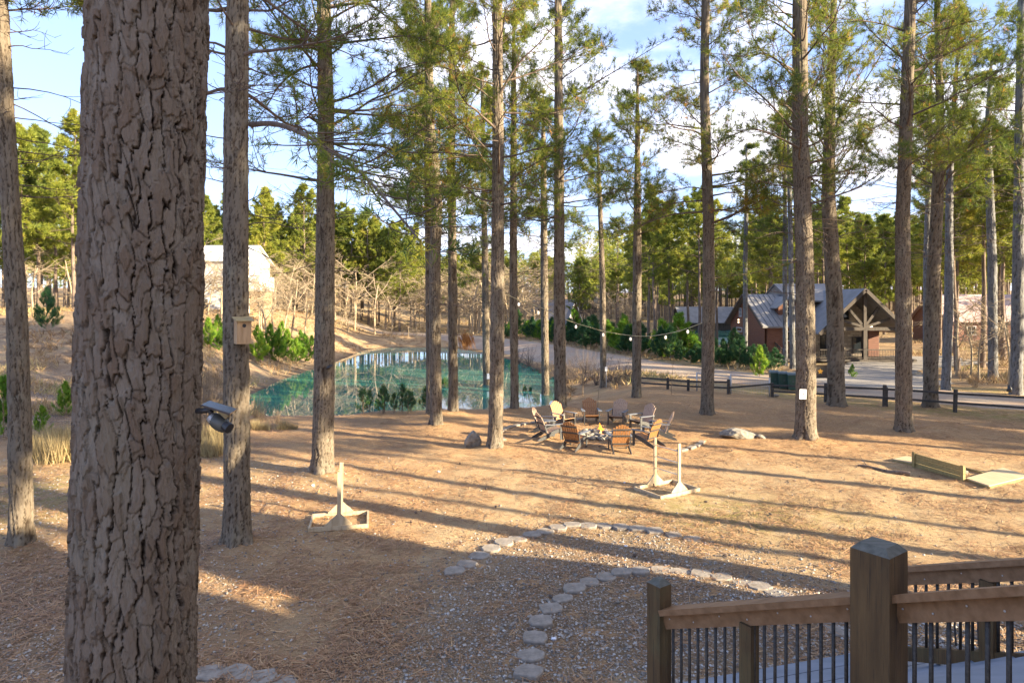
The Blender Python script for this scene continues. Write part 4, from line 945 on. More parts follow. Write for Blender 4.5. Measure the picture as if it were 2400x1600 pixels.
def grass_clump(name, seed, n=90, hh=.7):
    rs = np.random.RandomState(seed); C = np.stack([rs.normal(size=n) * .28, rs.normal(size=n) * .28, np.zeros(n)], -1); D = np.tile([0, 0, 1.0], (n, 1))
    v, f, t = tufts(C, D, rs, 5, hh, .02, tint=rs.random(n), spread=.28); v[:, 2] = np.maximum(v[:, 2], -.02)
    return mesh_np(name, v, [f], M['dry_grass'], attr={'tint': t})
gc = [grass_clump('dry_grass_clump', 600 + k) for k in range(2)]
for o in gc: o.location = (0, 0, -500)
put1(gc, [(112, 1050, 1.3), (128, 1058, 1.2), (143, 1048, 1.4), (158, 1056, 1.2), (98, 1040, 1.0), (120, 1030, 1.2), (150, 1030, 1.2)], 'clump of tall dry grass left of the huge trunk', 'dry grass clumps left of the huge trunk', 'grass clump')
put1(gc, [(470, 1040, .9), (486, 1046, .8), (502, 1040, .9), (476, 1020, 1.0), (497, 1020, 1.0), (585, 985, .6), (608, 988, .5), (650, 985, .6), (672, 985, .4)], 'clump of dry grass around the foot of the birdhouse pine', 'dry grass clumps by the birdhouse pine', 'grass clump')
for o in bsh + bst + gc: bpy.data.objects.remove(o)
for r_ in protoA + protoB + protoC + bt + yb + yd + ys: wipe(r_)

# undergrowth of the far banks and woods: leaf litter, dry weeds
rsu = np.random.RandomState(21); n_ = 60000
yy = 30 + 190 * rsu.random(n_) ** 1.3; xx = (rsu.random(n_) * 2 - 1) * yy * .85
ok = (sdist(pond, xx, yy) > .8) & (sdist(pond2, xx, yy) > .5) & (line_dist(RC, xx, yy) > 3.8) & (sdist(drive, xx, yy) > .8) & ((yy > 92) | (xx < -16) | (xx > yy * .62) | (sdist(pond, xx, yy) < 5) | (line_dist(RC, xx, yy) < 7))
ok &= ~((yy < 42) & (xx > -14)) & (vnoise(xx * .35 + 60, yy * .35 + 60, 5) > .42)
xx, yy = xx[ok], yy[ok]; C = np.stack([xx, yy, hgt(xx, yy)], -1)
v, f, t = tufts(C, np.tile([0, 0, 1.0], (len(C), 1)), rsu, 5, .55, .05, tint=np.clip(vnoise(xx * .2 + 60, yy * .2 + 60, 8) + rsu.normal(size=len(xx)) * .15, 0, 1), spread=.75)
M['weeds'] = leaf_mat('dry_weeds', [(0.0, (0.16, 0.09, 0.045)), (.4, (0.34, 0.22, 0.11)), (.75, (0.50, 0.38, 0.20)), (1.0, (0.24, 0.25, 0.08))], .2)
tag(mesh_np('undergrowth', v, [f], M['weeds'], attr={'tint': t}), 'dry brown weeds and leaf litter on the pond banks and wood floor', 'undergrowth', kind='stuff')

# litter lying on the near ground: straw blades and pebbles
rs = np.random.RandomState(9)
def litter(n, yr, fn_density, ln, wd, mat, name):
    y = yr[0] + (yr[1] - yr[0]) * rs.random(n) ** 1.5; x = (rs.random(n) * 2 - 1) * (y * .82 + .5)
    k = fn_density(x, y) > rs.random(n); x = x[k]; y = y[k]; m = len(x)
    z = hgt(x, y) + .012 + rs.random(m) * .02; a = rs.random(m) * np.pi; L = ln * (.5 + rs.random(m)); t = rs.normal(size=m) * .12
    d = np.stack([np.cos(a), np.sin(a), t], -1); sd = np.stack([-np.sin(a), np.cos(a), rs.normal(size=m) * .3], -1) * wd / 2; c = np.stack([x, y, z], -1)
    c[:, 2] += abs(t) * L * .5
    v = np.stack([c - d * L[:, None] / 2 - sd, c - d * L[:, None] / 2 + sd, c + d * L[:, None] / 2 + sd, c + d * L[:, None] / 2 - sd], 1).reshape(-1, 3)
    f = np.arange(len(v)).reshape(-1, 4); ti = np.repeat(np.clip(rs.normal(size=m) * .22 + .5, 0, 1), 4)
    return mesh_np(name, v, [f], mat, attr={'tint': ti})
tag(litter(200000, (7.5, 34), lambda x, y: np.clip((.25 + 1.3 * sstep((fbm(x * .9 + 70, y * .9 + 70, 12, 3) - .36) / .2)) * (.9 - .72 * sstep((1.0 - sdist(ARC, x, y)) / 2)), 0, 1), .17, .009, M['straw'], 'pine_straw'), 'fallen pine straw littering the lawn', 'pine straw', kind='stuff')
def pebbles(n, yr, dens, mat, name, lo=.012, hi=.035):
    y = yr[0] + (yr[1] - yr[0]) * rs.random(n) ** 1.4; x = (rs.random(n) * 2 - 1) * (y * .82 + .5); k = dens(x, y) > rs.random(n); x = x[k]; y = y[k]; m = len(x)
    r = lo + (hi - lo) * rs.random(m) ** 3; z = hgt(x, y) + r * .25
    o = np.array([(1, 0, 0), (0, 1, 0), (-1, 0, 0), (0, -1, 0), (0, 0, .7), (0, 0, -.7)], float)
    v = o[None] * (1 + .5 * (rs.random((m, 6, 1)) - .5)) * r[:, None, None]; a = rs.random(m) * 6.28; ca, sa = np.cos(a)[:, None], np.sin(a)[:, None]
    vx = v[..., 0] * ca - v[..., 1] * sa; vy = v[..., 0] * sa * 1.3 + v[..., 1] * ca; v = np.stack([vx + x[:, None], vy + y[:, None], v[..., 2] + z[:, None]], -1).reshape(-1, 3)
    t = np.array([(0, 1, 4), (1, 2, 4), (2, 3, 4), (3, 0, 4), (1, 0, 5), (2, 1, 5), (3, 2, 5), (0, 3, 5)]); f = (np.arange(m)[:, None, None] * 6 + t[None]).reshape(-1, 3)
    return mesh_np(name, v, [f], mat, attr={'tint': np.repeat(rs.random(m), 6)})
M['pebble'] = leaf_mat('pebble', [(0.0, (.10, .09, .08)), (.5, (.30, .26, .22)), (.85, (.45, .41, .36)), (1.0, (.50, .48, .45))], 0.0)
tag(pebbles(60000, (7.5, 22), lambda x, y: np.clip(np.maximum(sstep((2.0 - sdist(ARC, x, y)) / 3), .4 * sstep((-x - 2) / 3)) + .04, 0, 1), M['pebble'], 'gravel'), 'grey gravel pebbles strewn between the paver arcs', 'gravel', kind='stuff')
# ------------------------------------------------------------------ own house behind the deck (outside the picture, throws the broad foreground shadow)
hz = math.atan2(SY, SX)
hr = empty('log_house', (0, 0, 0), 0, 'log house behind the photographer, out of the picture, shading the foreground', 'house')
def house_block(s0, s1, u0, u1, eave, ridge, ridge_along_s=True, parent=hr):
    c = [Vector((*SU(s, u), 0)) for s, u in ((s0, u0), (s1, u0), (s1, u1), (s0, u1))]
    up = Vector((0, 0, 1)); w = MB(); n = len(c)
    um = (u0 + u1) / 2
    for (a, b) in ((c[0], c[1]), (c[1], c[2]), (c[2], c[3]), (c[3], c[0])):
        d = (b - a).normalized(); nn = Vector((d.y, -d.x, 0)) * -.2
        w.hexa([a, b, b + nn, a + nn, a + up * eave, b + up * eave, b + nn + up * eave, a + nn + up * eave])
    for s in (s0, s1 - .2):
        g = [Vector((*SU(s, u0), eave)), Vector((*SU(s, u1), eave)), Vector((*SU(s, um), ridge))]
        w.extrude(g, Vector((*SU(.2, 0), 0)))
    w.build('wall', M['log'], parent)
    r = MB(); e = .5
    for ue, sg in ((u0, -1), (u1, 1)):
        ez = eave - e * (ridge - eave) / (abs(um - ue))
        a = Vector((*SU(s0 - e, ue + sg * e), ez)); b = Vector((*SU(s1 + e, ue + sg * e), ez)); c2 = Vector((*SU(s1 + e, um), ridge)); d = Vector((*SU(s0 - e, um), ridge))
        r.extrude([a, b, c2, d], (0, 0, .15))
    r.build('roof', M['metal_roof'], parent)
house_block(10, 22, -9, 7.6, 8.2, 13.0)
house_block(8, 14, 7.65, 9.2, 4.5, 5.0)
house_block(8, 15, 9.25, 11.3, 7.0, 8.7)
house_block(8, 14, 11.35, 12.0, 4.2, 4.6)

# ------------------------------------------------------------------ deck stairs and their railings
def V2(x, y): return Vector((x, y, 0))
a_ = 3.4
P1 = Vector((.573 * a_, a_, 0)); P2 = Vector((.315 * a_, 1.37 * a_, 0)); dA = (P2 - P1).normalized()
perp = Vector((-dA.y, dA.x, 0)); perp = perp if perp.x > 0 else -perp
yaw = math.atan2(dA.y, dA.x)
def post(loc, w, z0, z1, parent, name='post', cham=.035):
    m = MB(); zc = z1 - cham
    h = w / 2; pts = []
    Mz = Matrix.Rotation(yaw, 3, 'Z')
    def ring(hh, z): return [Vector((loc.x, loc.y, z)) + Mz @ Vector((i * hh, j * hh, 0)) for i, j in ((-1, -1), (1, -1), (1, 1), (-1, 1))]
    b = .006; body = MB()
    body.hexa(ring(h, z0) + ring(h, zc)); o = body.build(name, M['deck_post'], parent)
    cp = MB(); cp.hexa(ring(h, zc) + ring(h - cham, z1)); cp.build('chamfered_top', M['post_end'], o)
    return o
def railing(name, label, A, B, n, posts, cap_w=.14, low=None, ext=0.0, bal_off=None, mids=()):
    """A,B top points of the cap rail"""
    root = empty(name, (A.x, A.y, 0), 0, label, 'railing')
    def loc(p): return Vector(p) - Vector((A.x, A.y, 0))
    m = MB(); m.beam(loc(A - Vector((0, 0, .02))), loc(B - Vector((0, 0, .02))), cap_w, .038); m.build('handrail', M['rail'], root)
    m = MB(); m.beam(loc(A - Vector((0, 0, .092))), loc(B - Vector((0, 0, .092))), .04, .10); m.build('apron_board', M['rail'], root)
    drop = low; m = MB(); nrm = (Vector((B.x, B.y, 0)) - Vector((A.x, A.y, 0))).normalized(); sd = Vector((nrm.y, -nrm.x, 0)); sd = sd if sd.y < 0 else -sd
    for i in range(7):
        q = loc(A.lerp(B, .04 + i * .153) - Vector((0, 0, .075 + .03 * (i % 2)))) + sd * .021; m.tube([q, q + sd * .003], .005, 6)
    m.build('screw_head', M['galv'], root)
    m = MB(); m.beam(loc(A - Vector((0, 0, drop))), loc(B - Vector((0, 0, drop))), .045, .10); m.build('bottom_rail', M['deck_post'], root)
    for i in range(n):
        t = (i + 1) / (n + 1); p = A.lerp(B, t)
        if any(abs(t - q) < .5 / (n + 1) for q in mids): continue
        k = MB(); k.tube([loc(p - Vector((0, 0, .13))), loc(p - Vector((0, 0, drop)))], .0105, 8); k.build('baluster', M['rebar'], root, smooth=True)
    for q in mids:
        p = A.lerp(B, q); k = MB(); k.box(loc(p - Vector((0, 0, .13 + (drop - .13) / 2))), (.085, .085, drop - .14), yaw); k.build('mid_post', M['deck_post'], root)
    return root
zA1, zA2 = 3.762, 3.105
A1 = Vector((P1.x, P1.y, zA1)) + dA * .10; A2 = Vector((P2.x, P2.y, zA2)) - dA * .06
r1 = railing('stair_railing', 'brown stair railing with dark rebar balusters, between the short left post and the massive post', A1 + Vector((0, 0, -.1 * .4)), A2, 18, None, low=.88, mids=(9.5 / 19,))
B1 = Vector((P1.x, P1.y, zA1 + .03)) - dA * .10; Bd = Vector((2.28, 2.2, 0)); Bz = 3.77 + (P1.y - 2.2) * .50
r2 = railing('stair_railing', 'nearest stair railing running from the massive post out of the right edge', B1, Vector((Bd.x, Bd.y, Bz)), 11, None, low=.80)
C1 = Vector((3.02, 5.17, 3.165)); C2 = Vector((3.62, 3.45, 3.985))
r3 = railing('stair_railing', 'far stair railing seen behind the massive post, across the grey steps', C1, C2, 20, None, low=.68, mids=(.44,))
for (q, w, top, lab) in ((P1, .2, 4.03, 'massive brown square railing post with a chamfered grey top'), (P2, .122, 3.30, 'shorter railing post at the left end of the stair railing')):
    pr = empty('railing_post', (q.x, q.y, 0), 0, lab, 'post')
    post(Vector((0, 0, 0)), w, H(q.x, q.y) - .1, top, pr)
pr = empty('railing_post', (3.02 + dA.x * .06, 5.17 + dA.y * .1, 0), 0, 'far railing post mostly hidden behind the massive post', 'post')
post(Vector((0, 0, 0)), .09, H(3, 5.2) - .1, 3.2, pr)
# grey landing and steps
st = empty('deck_stairs', (2, 4, 0), 0, 'grey painted wooden steps and landing between the brown railings', 'stairs')
L1 = Vector((1.07 + dA.x * .12, 4.66 + dA.y * .1, 0)) ; Rr = Vector((3.30, 5.36, 0)); ed = (Rr - L1).normalized(); back = -dA
o = Vector((2, 4, 0)); nb = 0
for k in range(9):
    z = 2.45 if k < 4 else 2.45 + (k - 3) * .17
    d0 = k * .145 if k < 4 else .58 + (k - 4) * .28; dep = .138 if k < 4 else .30
    p0 = L1 + back * d0 + ed * .02; p1 = Rr + back * d0; q0 = p0 + back * dep; q1 = p1 + back * dep
    m = MB(); zt = Vector((0, 0, z)); zb = Vector((0, 0, z - .038))
    m.hexa([p0 + zb - o, p1 + zb - o, q1 + zb - o, q0 + zb - o, p0 + zt - o, p1 + zt - o, q1 + zt - o, q0 + zt - o])
    ob = m.build('board' if k < 4 else 'tread', M['deck_grey'], st)
for (a, b) in ((L1, 2.41), (Rr, 2.41)):
    m = MB(); g = H(a.x, a.y); c = a + back * .12 - o; m.box((c.x + ed.x * (.1 if a is L1 else -.1), c.y + ed.y * (.1 if a is L1 else -.1), (g + b) / 2), (.12, .12, b - g), yaw); m.build('support_post', M['deck_post'], st)
m = MB(); m.beam(L1 + back * .05 + Vector((0, 0, 2.31)) - o, Rr + back * .05 + Vector((0, 0, 2.31)) - o, .04, .19); m.build('rim_board', M['deck_post'], st)

# black hoop beyond the far railing
g = base_pt(2268, 1514); hp = [(-.18, 0), (-.2, .35), (-.19, .52), (-.12, .62), (0, .655), (.10, .62), (.15, .52), (.16, .3), (.17, 0)]
m = MB(); m.tube([(q[0], 0, q[1] - .03) for q in catmull(hp, 5)], .014, 8); ho = m.build('garden_hoop', M['black'], smooth=True, loc=(g.x, g.y, g.z)); tag(ho, 'black metal garden hoop standing on the gravel behind the far stair railing', 'garden hoop')

# ------------------------------------------------------------------ pavers
stx = random.Random(3)
def paver(px, py, label, group, w=.36, rot=None, d=None):
    g = base_pt(px, py); m = MB(); n = 8; g.z -= .028 if 1540 < px < 2000 and py > 1330 else 0
    rx = w / 2; ry = (d or w * .86) / 2; a0 = stx.uniform(0, 6) if rot is None else rot
    pts = []
    for i in range(n):
        t = a0 + i * 2 * math.pi / n; r = 1 + stx.uniform(-.14, .12); c = (abs(math.cos(t)) ** 4 + abs(math.sin(t)) ** 4) ** -.25
        pts.append((rx * r * c * math.cos(t), ry * r * c * math.sin(t)))
    ctr = [(x * .93, y * .93) for x, y in pts]
    v = [(x, y, -.06) for x, y in pts] + [(x, y, .05) for x, y in pts] + [(x, y, .066) for x, y in ctr]
    f4 = [[i, (i + 1) % n, n + (i + 1) % n, n + i] for i in range(n)] + [[n + i, n + (i + 1) % n, 2 * n + (i + 1) % n, 2 * n + i] for i in range(n)]
    m.add(v, [f4, [list(range(2 * n, 3 * n))]]); w_k = stx.uniform(.0, .035)
    o = m.build('paver_stone', M['stone'], loc=(g.x, g.y, g.z - w_k)); o.rotation_euler = (stx.uniform(-.05, .05), stx.uniform(-.05, .05), stx.uniform(-.3, .3)); return tag(o, label, 'paver', group)
z5 = lambda l: [(1050 + .4464 * a, 1220 + .4464 * b) for a, b in l]
for (a, b) in z5([(35, 272), (98, 232), (163, 190), (227, 152), (295, 120), (362, 100), (436, 82), (512, 64), (580, 47), (653, 31), (735, 32), (820, 34), (908, 40), (998, 50), (1087, 60), (1183, 77), (1283, 98)]):
    paver(a, b, 'concrete paver in the outer arc of pavers, in the middle of the lawn', 'pavers of the outer arc', w=.42)
for (a, b) in z5([(424, 905), (428, 815), (432, 720), (452, 622), (490, 537), (538, 467), (600, 412), (668, 365), (742, 332), (828, 303), (914, 283), (1005, 270)]) + [(1547, 1336), (1592, 1339), (1642, 1344), (1692, 1352), (1738, 1362), (1780, 1375), (1822, 1390), (1862, 1408), (1900, 1428), (1935, 1452), (1968, 1480)]:
    paver(a, b, 'concrete paver in the inner arc that curves behind the short railing post', 'pavers of the inner arc', w=.41)
for (a, b, lab) in [(494, 1581, 'first pale paver right of the huge trunk at the bottom edge'), (556, 1584, 'second pale paver right of the huge trunk at the bottom edge'), (613, 1592, 'third pale paver right of the huge trunk at the bottom edge'), (655, 1606, 'last pale paver of the bottom edge row, mostly cut off'), (432, 1590, 'pale paver hidden behind the huge trunk')]:
    paver(a, b, lab, 'pavers at the bottom edge', w=.46)
FC = Vector((3.5, 25.5, 0))
for k in range(30):
    t = R(95 + k * 8.3); q = FC + Vector((math.cos(t) * 4.0, math.sin(t) * 3.4, 0))
    if k > 12 and k < 26: continue
    m = MB(); m.box((0, 0, .02), (.42, .22, .10), 0, ch=.02); o = m.build('paver_stone', M['stone'], loc=(q.x, q.y, H(q.x, q.y))); o.rotation_euler = (0, 0, t + math.pi / 2)
    tag(o, 'low paver in the ring around the fire pit chairs', 'paver', 'pavers around the fire pit')

# ------------------------------------------------------------------ chairs round the fire
def make_chair(slat):
    root = empty('adirondack_chair', (0, 0, 0))
    fr = M['chair_frame']
    # local: faces +y, seat from y=-.25 to .28, ground z=0
    m = MB()
    for k in range(7):
        t = k / 6; y = .27 - t * .50; z = .37 - t * .13
        m.box((0, y, z), (.52, .075, .02), rx=math.atan2(.13, .50))
    m.build('seat', M['slat_shade'] if slat == 'slat_shade' else M['slat'], root)
    m = MB(); n = 7; ang = R(24)
    for k in range(n):
        x = (k - 3) * .078; L = .84 - .10 * ((k - 3) / 3) ** 2 - .03 * abs(k - 3) / 3; xo = x * 1.10
        b = Vector((x, -.21, .20)); t = Vector((xo, -.21 - math.sin(ang) * L, .20 + math.cos(ang) * L)); m.beam(b, t, .07, .019, up=(0, 1, .4))
    m.build('backrest', M[slat], root)
    m = MB()
    for q in (.10, .42, .66): m.box((0, -.21 - math.sin(ang) * q - .022, .20 + math.cos(ang) * q - .01), (.58 if q > .2 else .52, .022, .05), rx=ang)
    m.build('back_rail', fr, root)
    for sx in (-1, 1):
        m = MB(); x = sx * .27
        pts = [(x, .30, .40), (x, .30, .30), (x, .05, .22), (x, -.28, .07), (x, -.52, 0), (x, -.66, 0), (x, -.60, .07), (x, -.28, .22), (x, 0, .345)]
        m.extrude(pts, (sx * .025, 0, 0)); m.build('rear_leg', fr, root)
        m = MB(); m.box((sx * .305, .26, .27), (.03, .09, .54)); m.build('front_leg', fr, root)
        m = MB(); xa = sx * .335
        pl = [(xa - .07, .34), (xa + .07, .34), (xa + .075, .20), (xa + .03, -.38), (xa - .03, -.38), (xa - .07, .10)]
        m.prism(pl, .545, .567); m.build('armrest', M['arm'], root)
        m = MB(); m.box((sx * .31, -.335, .42), (.025, .05, .26), rx=ang * .6); m.build('arm_support', fr, root)
    return root
ch_o = make_chair('slat'); ch_g = make_chair('slat_shade')
CH = [(1385, 27.9, 'slat', 'tan chair at the back of the fire circle, left of the two facing the viewer'), (1447, 27.8, 'slat_shade', 'brownish chair at the back of the fire circle, right of the two facing the viewer'),
      (1322, 27.1, 'slat', 'chair with a sunlit slatted back at the rear left of the fire circle'), (1281, 26.1, 'slat_shade', 'left-side chair hidden behind its twin, facing right'),
      (1291, 24.7, 'slat_shade', 'leftmost chair of the fire circle, seen from its side with black legs'), (1502, 26.6, 'slat_shade', 'chair with shade-greyed slats at the rear right of the fire circle'),
      (1543, 25.1, 'slat_shade', 'dark chair seen side-on at the far right of the fire circle'), (1512, 23.8, 'slat', 'chair with a golden back just behind the taller ladder game stand'),
      (1451, 23.1, 'slat', 'chair with an orange back turned straight to the viewer'), (1348, 23.5, 'slat', 'chair with an orange back at the front left of the fire circle')]
used = set()
for (px, Z, kd, lab) in CH:
    p = Vector(((px - 1200) / F * Z, Z, 0)); src = ch_o if kd == 'slat' else ch_g
    c = src if kd not in used else copy_tree(src); used.add(kd)
    d = FC - p; c.location = (p.x, p.y, H(p.x, p.y)); c.rotation_euler = (0, 0, math.atan2(d.y, d.x) - math.pi / 2 + {1451: -.12, 1512: .1}.get(px, 0)); c.scale = (1.08,) * 3
    tag(c, lab, 'chair', 'adirondack chairs around the fire pit')
# fire pit
fz = H(FC.x, FC.y); fp = empty('fire_pit', (FC.x, FC.y, fz), 0, 'low ring of stones and ash with a small fire in the middle of the chairs', 'fire pit')
rr = random.Random(8)
def blob(m, c, r, seed, sq=(1, 1, .7), sub=2):
    bm = bmesh.new(); bmesh.ops.create_icosphere(bm, subdivisions=sub, radius=1); r2 = random.Random(seed); off = [Vector((r2.uniform(-1, 1), r2.uniform(-1, 1), r2.uniform(-1, 1))).normalized() for _ in range(9)]; cut = [r2.uniform(.55, .85) for _ in range(9)]
    for q in bm.verts:
        p = q.co.copy()
        for o_, k_ in zip(off, cut):
            dd_ = p.dot(o_)
            if dd_ > k_: p -= o_ * (dd_ - k_)
        p += p.normalized() * (math.sin(q.co.x * 9 + seed) * math.sin(q.co.y * 11 + seed) * .05)
        q.co = Vector(c) + Vector((p.x * r * sq[0], p.y * r * sq[1], p.z * r * sq[2]))
    bm.verts.index_update(); m.bm(bm); bm.free()
for k in range(16):
    t = k * math.pi / 8 + rr.uniform(-.1, .1); m = MB(); blob(m, (math.cos(t) * .78, math.sin(t) * .78, .06), rr.uniform(.13, .19), k, (1.1, .9, .75)); m.build('ring_stone', M['rock'], fp)
m = MB(); m.tube([(0, 0, -.02), (0, 0, .03)], .7, 20); m.build('ash_bed', M['ash'], fp)
cf = empty('campfire', (FC.x + .02, FC.y, fz + .03), 0, 'small orange campfire burning on a pile of grey split logs', 'campfire')
for k, (a, b) in enumerate([((-.5, -.3, .04), (.3, .25, .16)), ((-.2, .45, .03), (.25, -.35, .18)), ((.45, .15, .04), (-.3, -.1, .22)), ((-.55, .1, .05), (.1, -.45, .07)), ((-.1, -.55, .05), (.5, -.3, .07)), ((-.6, -.15, .10), (-.1, .2, .2))]):
    m = MB(); m.tube([a, ((a[0] + b[0]) / 2 + .02, (a[1] + b[1]) / 2, (a[2] + b[2]) / 2 + .02), b], [.065, .075, .06], 7); m.build('log', M['char'], cf)
m = MB(); rr = random.Random(2)
for (x, y, h, r) in [(0, 0, .46, .08), (-.09, .03, .28, .06), (.10, -.03, .25, .055), (.03, .09, .34, .05), (-.15, -.05, .22, .05)]:
    pts = []; rad = []
    for i in range(7):
        t = i / 6; pts.append((x + .03 * math.sin(t * 5 + x * 30), y + .02 * math.sin(t * 6), .05 + h * t)); rad.append(r * (math.sin(math.pi * (t * .8 + .2)) ** .8) * (1 - t) ** .35 + .002)
    m.tube(pts, rad, 8)
m.build('flame', M['flame'], cf, smooth=True)
m = MB(); m.tube([(0, -.03, .06), (0, -.04, .16), (.01, -.02, .27)], [.06, .05, .004], 8); m.build('flame_core', M['flame_core'], cf, smooth=True)

# ------------------------------------------------------------------ ladder game stands
def ladder_stand(w, d, hh, lean, rungs, label, rot, loc):
    root = empty('ladder_game_stand', loc, rot, label, 'ladder game'); lum = M['pine_lumber']
    # long boards along x at y=+-d/2, short boards along y
    for s in (-1, 1):
        m = MB(); m.box((0, s * d / 2, .05), (w, .04, .10)); m.build('base_board', lum, root)
        m = MB(); m.box((s * (w / 2 - .02), 0, .05), (.04, d - .042, .10)); m.build('base_board', lum, root)
        m = MB(); m.beam((0, s * (d / 2 - .041), .0), (lean, s * (d / 2 - .041), hh), .09, .04, up=(0, 1, 0)); m.build('upright', lum, root)
        for q in (-1, 1):
            m = MB(); y = s * (d / 2 - .04)
            m.extrude([(q * .046, y - .018, .101), (q * .30, y - .018, .101), (q * .30, y - .018, .13), (q * .046 + lean * .25, y - .018, .36)], (0, .036, 0)); m.build('brace', lum, root)
    for z in rungs:
        m = MB(); x = lean * z / hh; m.tube([(x, -d / 2 + .03, z), (x, d / 2 - .03, z)], .012, 8); m.build('rung', M['galv'], root, smooth=True)
    return root
ga = base_pt(1514, 1157); gb = base_pt(1612, 1141)
cen = (base_pt(1493, 1146) + base_pt(1535, 1171) + base_pt(1636, 1151) + base_pt(1587, 1135)) / 4
ladder_stand(1.5, 1.02, 1.42, 0, (.55, .88, 1.2), 'wooden ladder toss game stand with both uprights visible, in front of the fire pit', 0, (0, 0, 0))
o = [x for x in col.objects if x.name.startswith('ladder_game_stand')][-1]
ax = base_pt(1636, 1151) - base_pt(1535, 1171); o.location = cen; o.rotation_euler = (0, 0, math.atan2(ax.y, ax.x))
cl = base_pt(795, 1228)
o2 = ladder_stand(1.36, 1.0, 1.34, .02, (.5, .8, 1.1), 'wooden ladder toss game stand seen end-on with one upright hiding the other, left of centre', 0, (0, 0, 0))
o2.location = (cl.x, cl.y + .05, cl.z); o2.rotation_euler = (0, 0, R(2))
ev = cl.x / cl.y
o2.rotation_euler = (0, 0, R(12))

# ------------------------------------------------------------------ horseshoe pit
b0 = base_pt(2141, 1094); b1 = base_pt(2262, 1129); dv = (b1 - b0); Lb = dv.length; rz = math.atan2(dv.y, dv.x)
hp_ = empty('horseshoe_pit', b0, rz, 'wooden horseshoe pit with a plank backboard and pale plywood wings, near the right edge', 'horseshoe pit')
for k, z in enumerate((.08, .235, .385)):
    m = MB(); m.box((Lb / 2, 0, z), (Lb, .04, .142)); m.build('backboard_plank', M['pit_board'], hp_)
for x in (.05, Lb - .05):
    m = MB(); m.box((x, -.045, .25), (.10, .05, .5)); m.build('post', M['pit_board'], hp_)
wing = lambda pts: [Matrix.Rotation(-rz, 3, 'Z') @ (base_pt(*q) - b0) for q in pts]
for pts in ([(2264, 1128), (2318, 1146), (2412, 1121), (2352, 1103)], [(2092, 1081), (2139, 1092), (2166, 1080), (2124, 1073)]):
    w = wing(pts); m = MB(); m.add([(q.x, q.y, .09) for q in w] + [(q.x, q.y, .125) for q in w], [[[3, 2, 1, 0], [4, 5, 6, 7], [0, 1, 5, 4], [1, 2, 6, 5], [2, 3, 7, 6], [3, 0, 4, 7]]]); m.build('wing', M['ply'], hp_)
    m = MB()
    for i in range(4): 
        a, b = w[i], w[(i + 1) % 4]; c = (w[0] + w[2]) / 2; a = a.lerp(c, .03); b = b.lerp(c, .03); m.beam((a.x, a.y, .04), (b.x, b.y, .04), .04, .09)
    m.build('wing_frame', M['pit_board'], hp_)
m = MB(); m.beam((.2, 1.25, .05), (Lb + .1, 1.25, .05), .05, .10); m.build('front_board', M['pit_board'], hp_)
m = MB(); m.box((.75, .62, .06), (.85, .55, .12), ch=.02); m.build('grey_block', M['stone'], hp_)

# ------------------------------------------------------------------ rocks and a fallen branch
def rock(px, py, r, sq, seed, label):
    g = base_pt(px, py); m = MB(); blob(m, (0, 0, r * sq[2] * .55), r, seed, sq, 3); o = m.build('rock', M['rock'], loc=g); return tag(o, label, 'rock')
rock(1108, 1046, .42, (.8, .7, .95), 5, 'upright grey boulder left of the pale sunlit pine')
rock(1732, 1027, .62, (1.25, .7, .42), 9, 'long low mossy rock on the lawn right of the fire pit')
rock(1784, 1027, .2, (1.1, .8, .6), 12, 'small round stone beside the low mossy rock')
rock(1817, 930, .2, (1.2, .8, .6), 13, 'pale stone at the foot of the gate post')
rock(2142, 880, .45, (1.3, .8, .6), 14, 'tan rock at the right edge of the driveway')
rs2 = np.random.RandomState(4); a, b = base_pt(2010, 1092), base_pt(2135, 1117)
W = Wood(); pth = np.array([[a.x + (b.x - a.x) * t, a.y + (b.y - a.y) * t + .06 * math.sin(t * 7), .05 + .02 * math.sin(t * 9)] for t in np.linspace(0, 1, 10)]); W.tube(pth, np.linspace(.03, .075, 10), 8)
W.tube(limb_path(rs2, pth[2], 2.0, .6, .45, 4, 0, .2), [.02, .015, .01, .008, .004], 5); W.tube(limb_path(rs2, pth[5], 1.0, .3, .4, 4, 0, .2), [.02, .015, .01, .008, .004], 5)
fb = W.build('fallen_branch', M['bark_far'], None); tag(fb, 'fallen branch lying on the lawn left of the horseshoe pit', 'branch')
rs3 = random.Random(6)
for k in range(26):
    x = rs3.uniform(-7, 6); y = rs3.uniform(9, 21)
    if abs(x) > .78 * y: continue
    m = MB(); blob(m, (0, 0, .02), rs3.uniform(.03, .065), k + 40, (1, .8, .6), 1); o = m.build('stone', M['paper'] if k % 4 == 0 else M['rock'], loc=(x, y, H(x, y))); tag(o, 'small loose stone scattered on the straw', 'stone', 'loose stones on the lawn')
cone = None
for k in range(18):
    x = rs3.uniform(-6, 8); y = rs3.uniform(9.5, 24)
    if abs(x) > .78 * y: continue
    m = MB(); m.tube([(-.05, 0, .03), (-.02, 0, .03), (.02, 0, .03), (.055, 0, .03)], [.012, .03, .026, .006], 8); o = m.build('pine_cone', M['limb'], loc=(x, y, H(x, y) + .005)); o.rotation_euler = (0, 0, rs3.uniform(0, 6)); tag(o, 'dark fallen pine cone on the straw', 'pine cone', 'pine cones on the lawn')

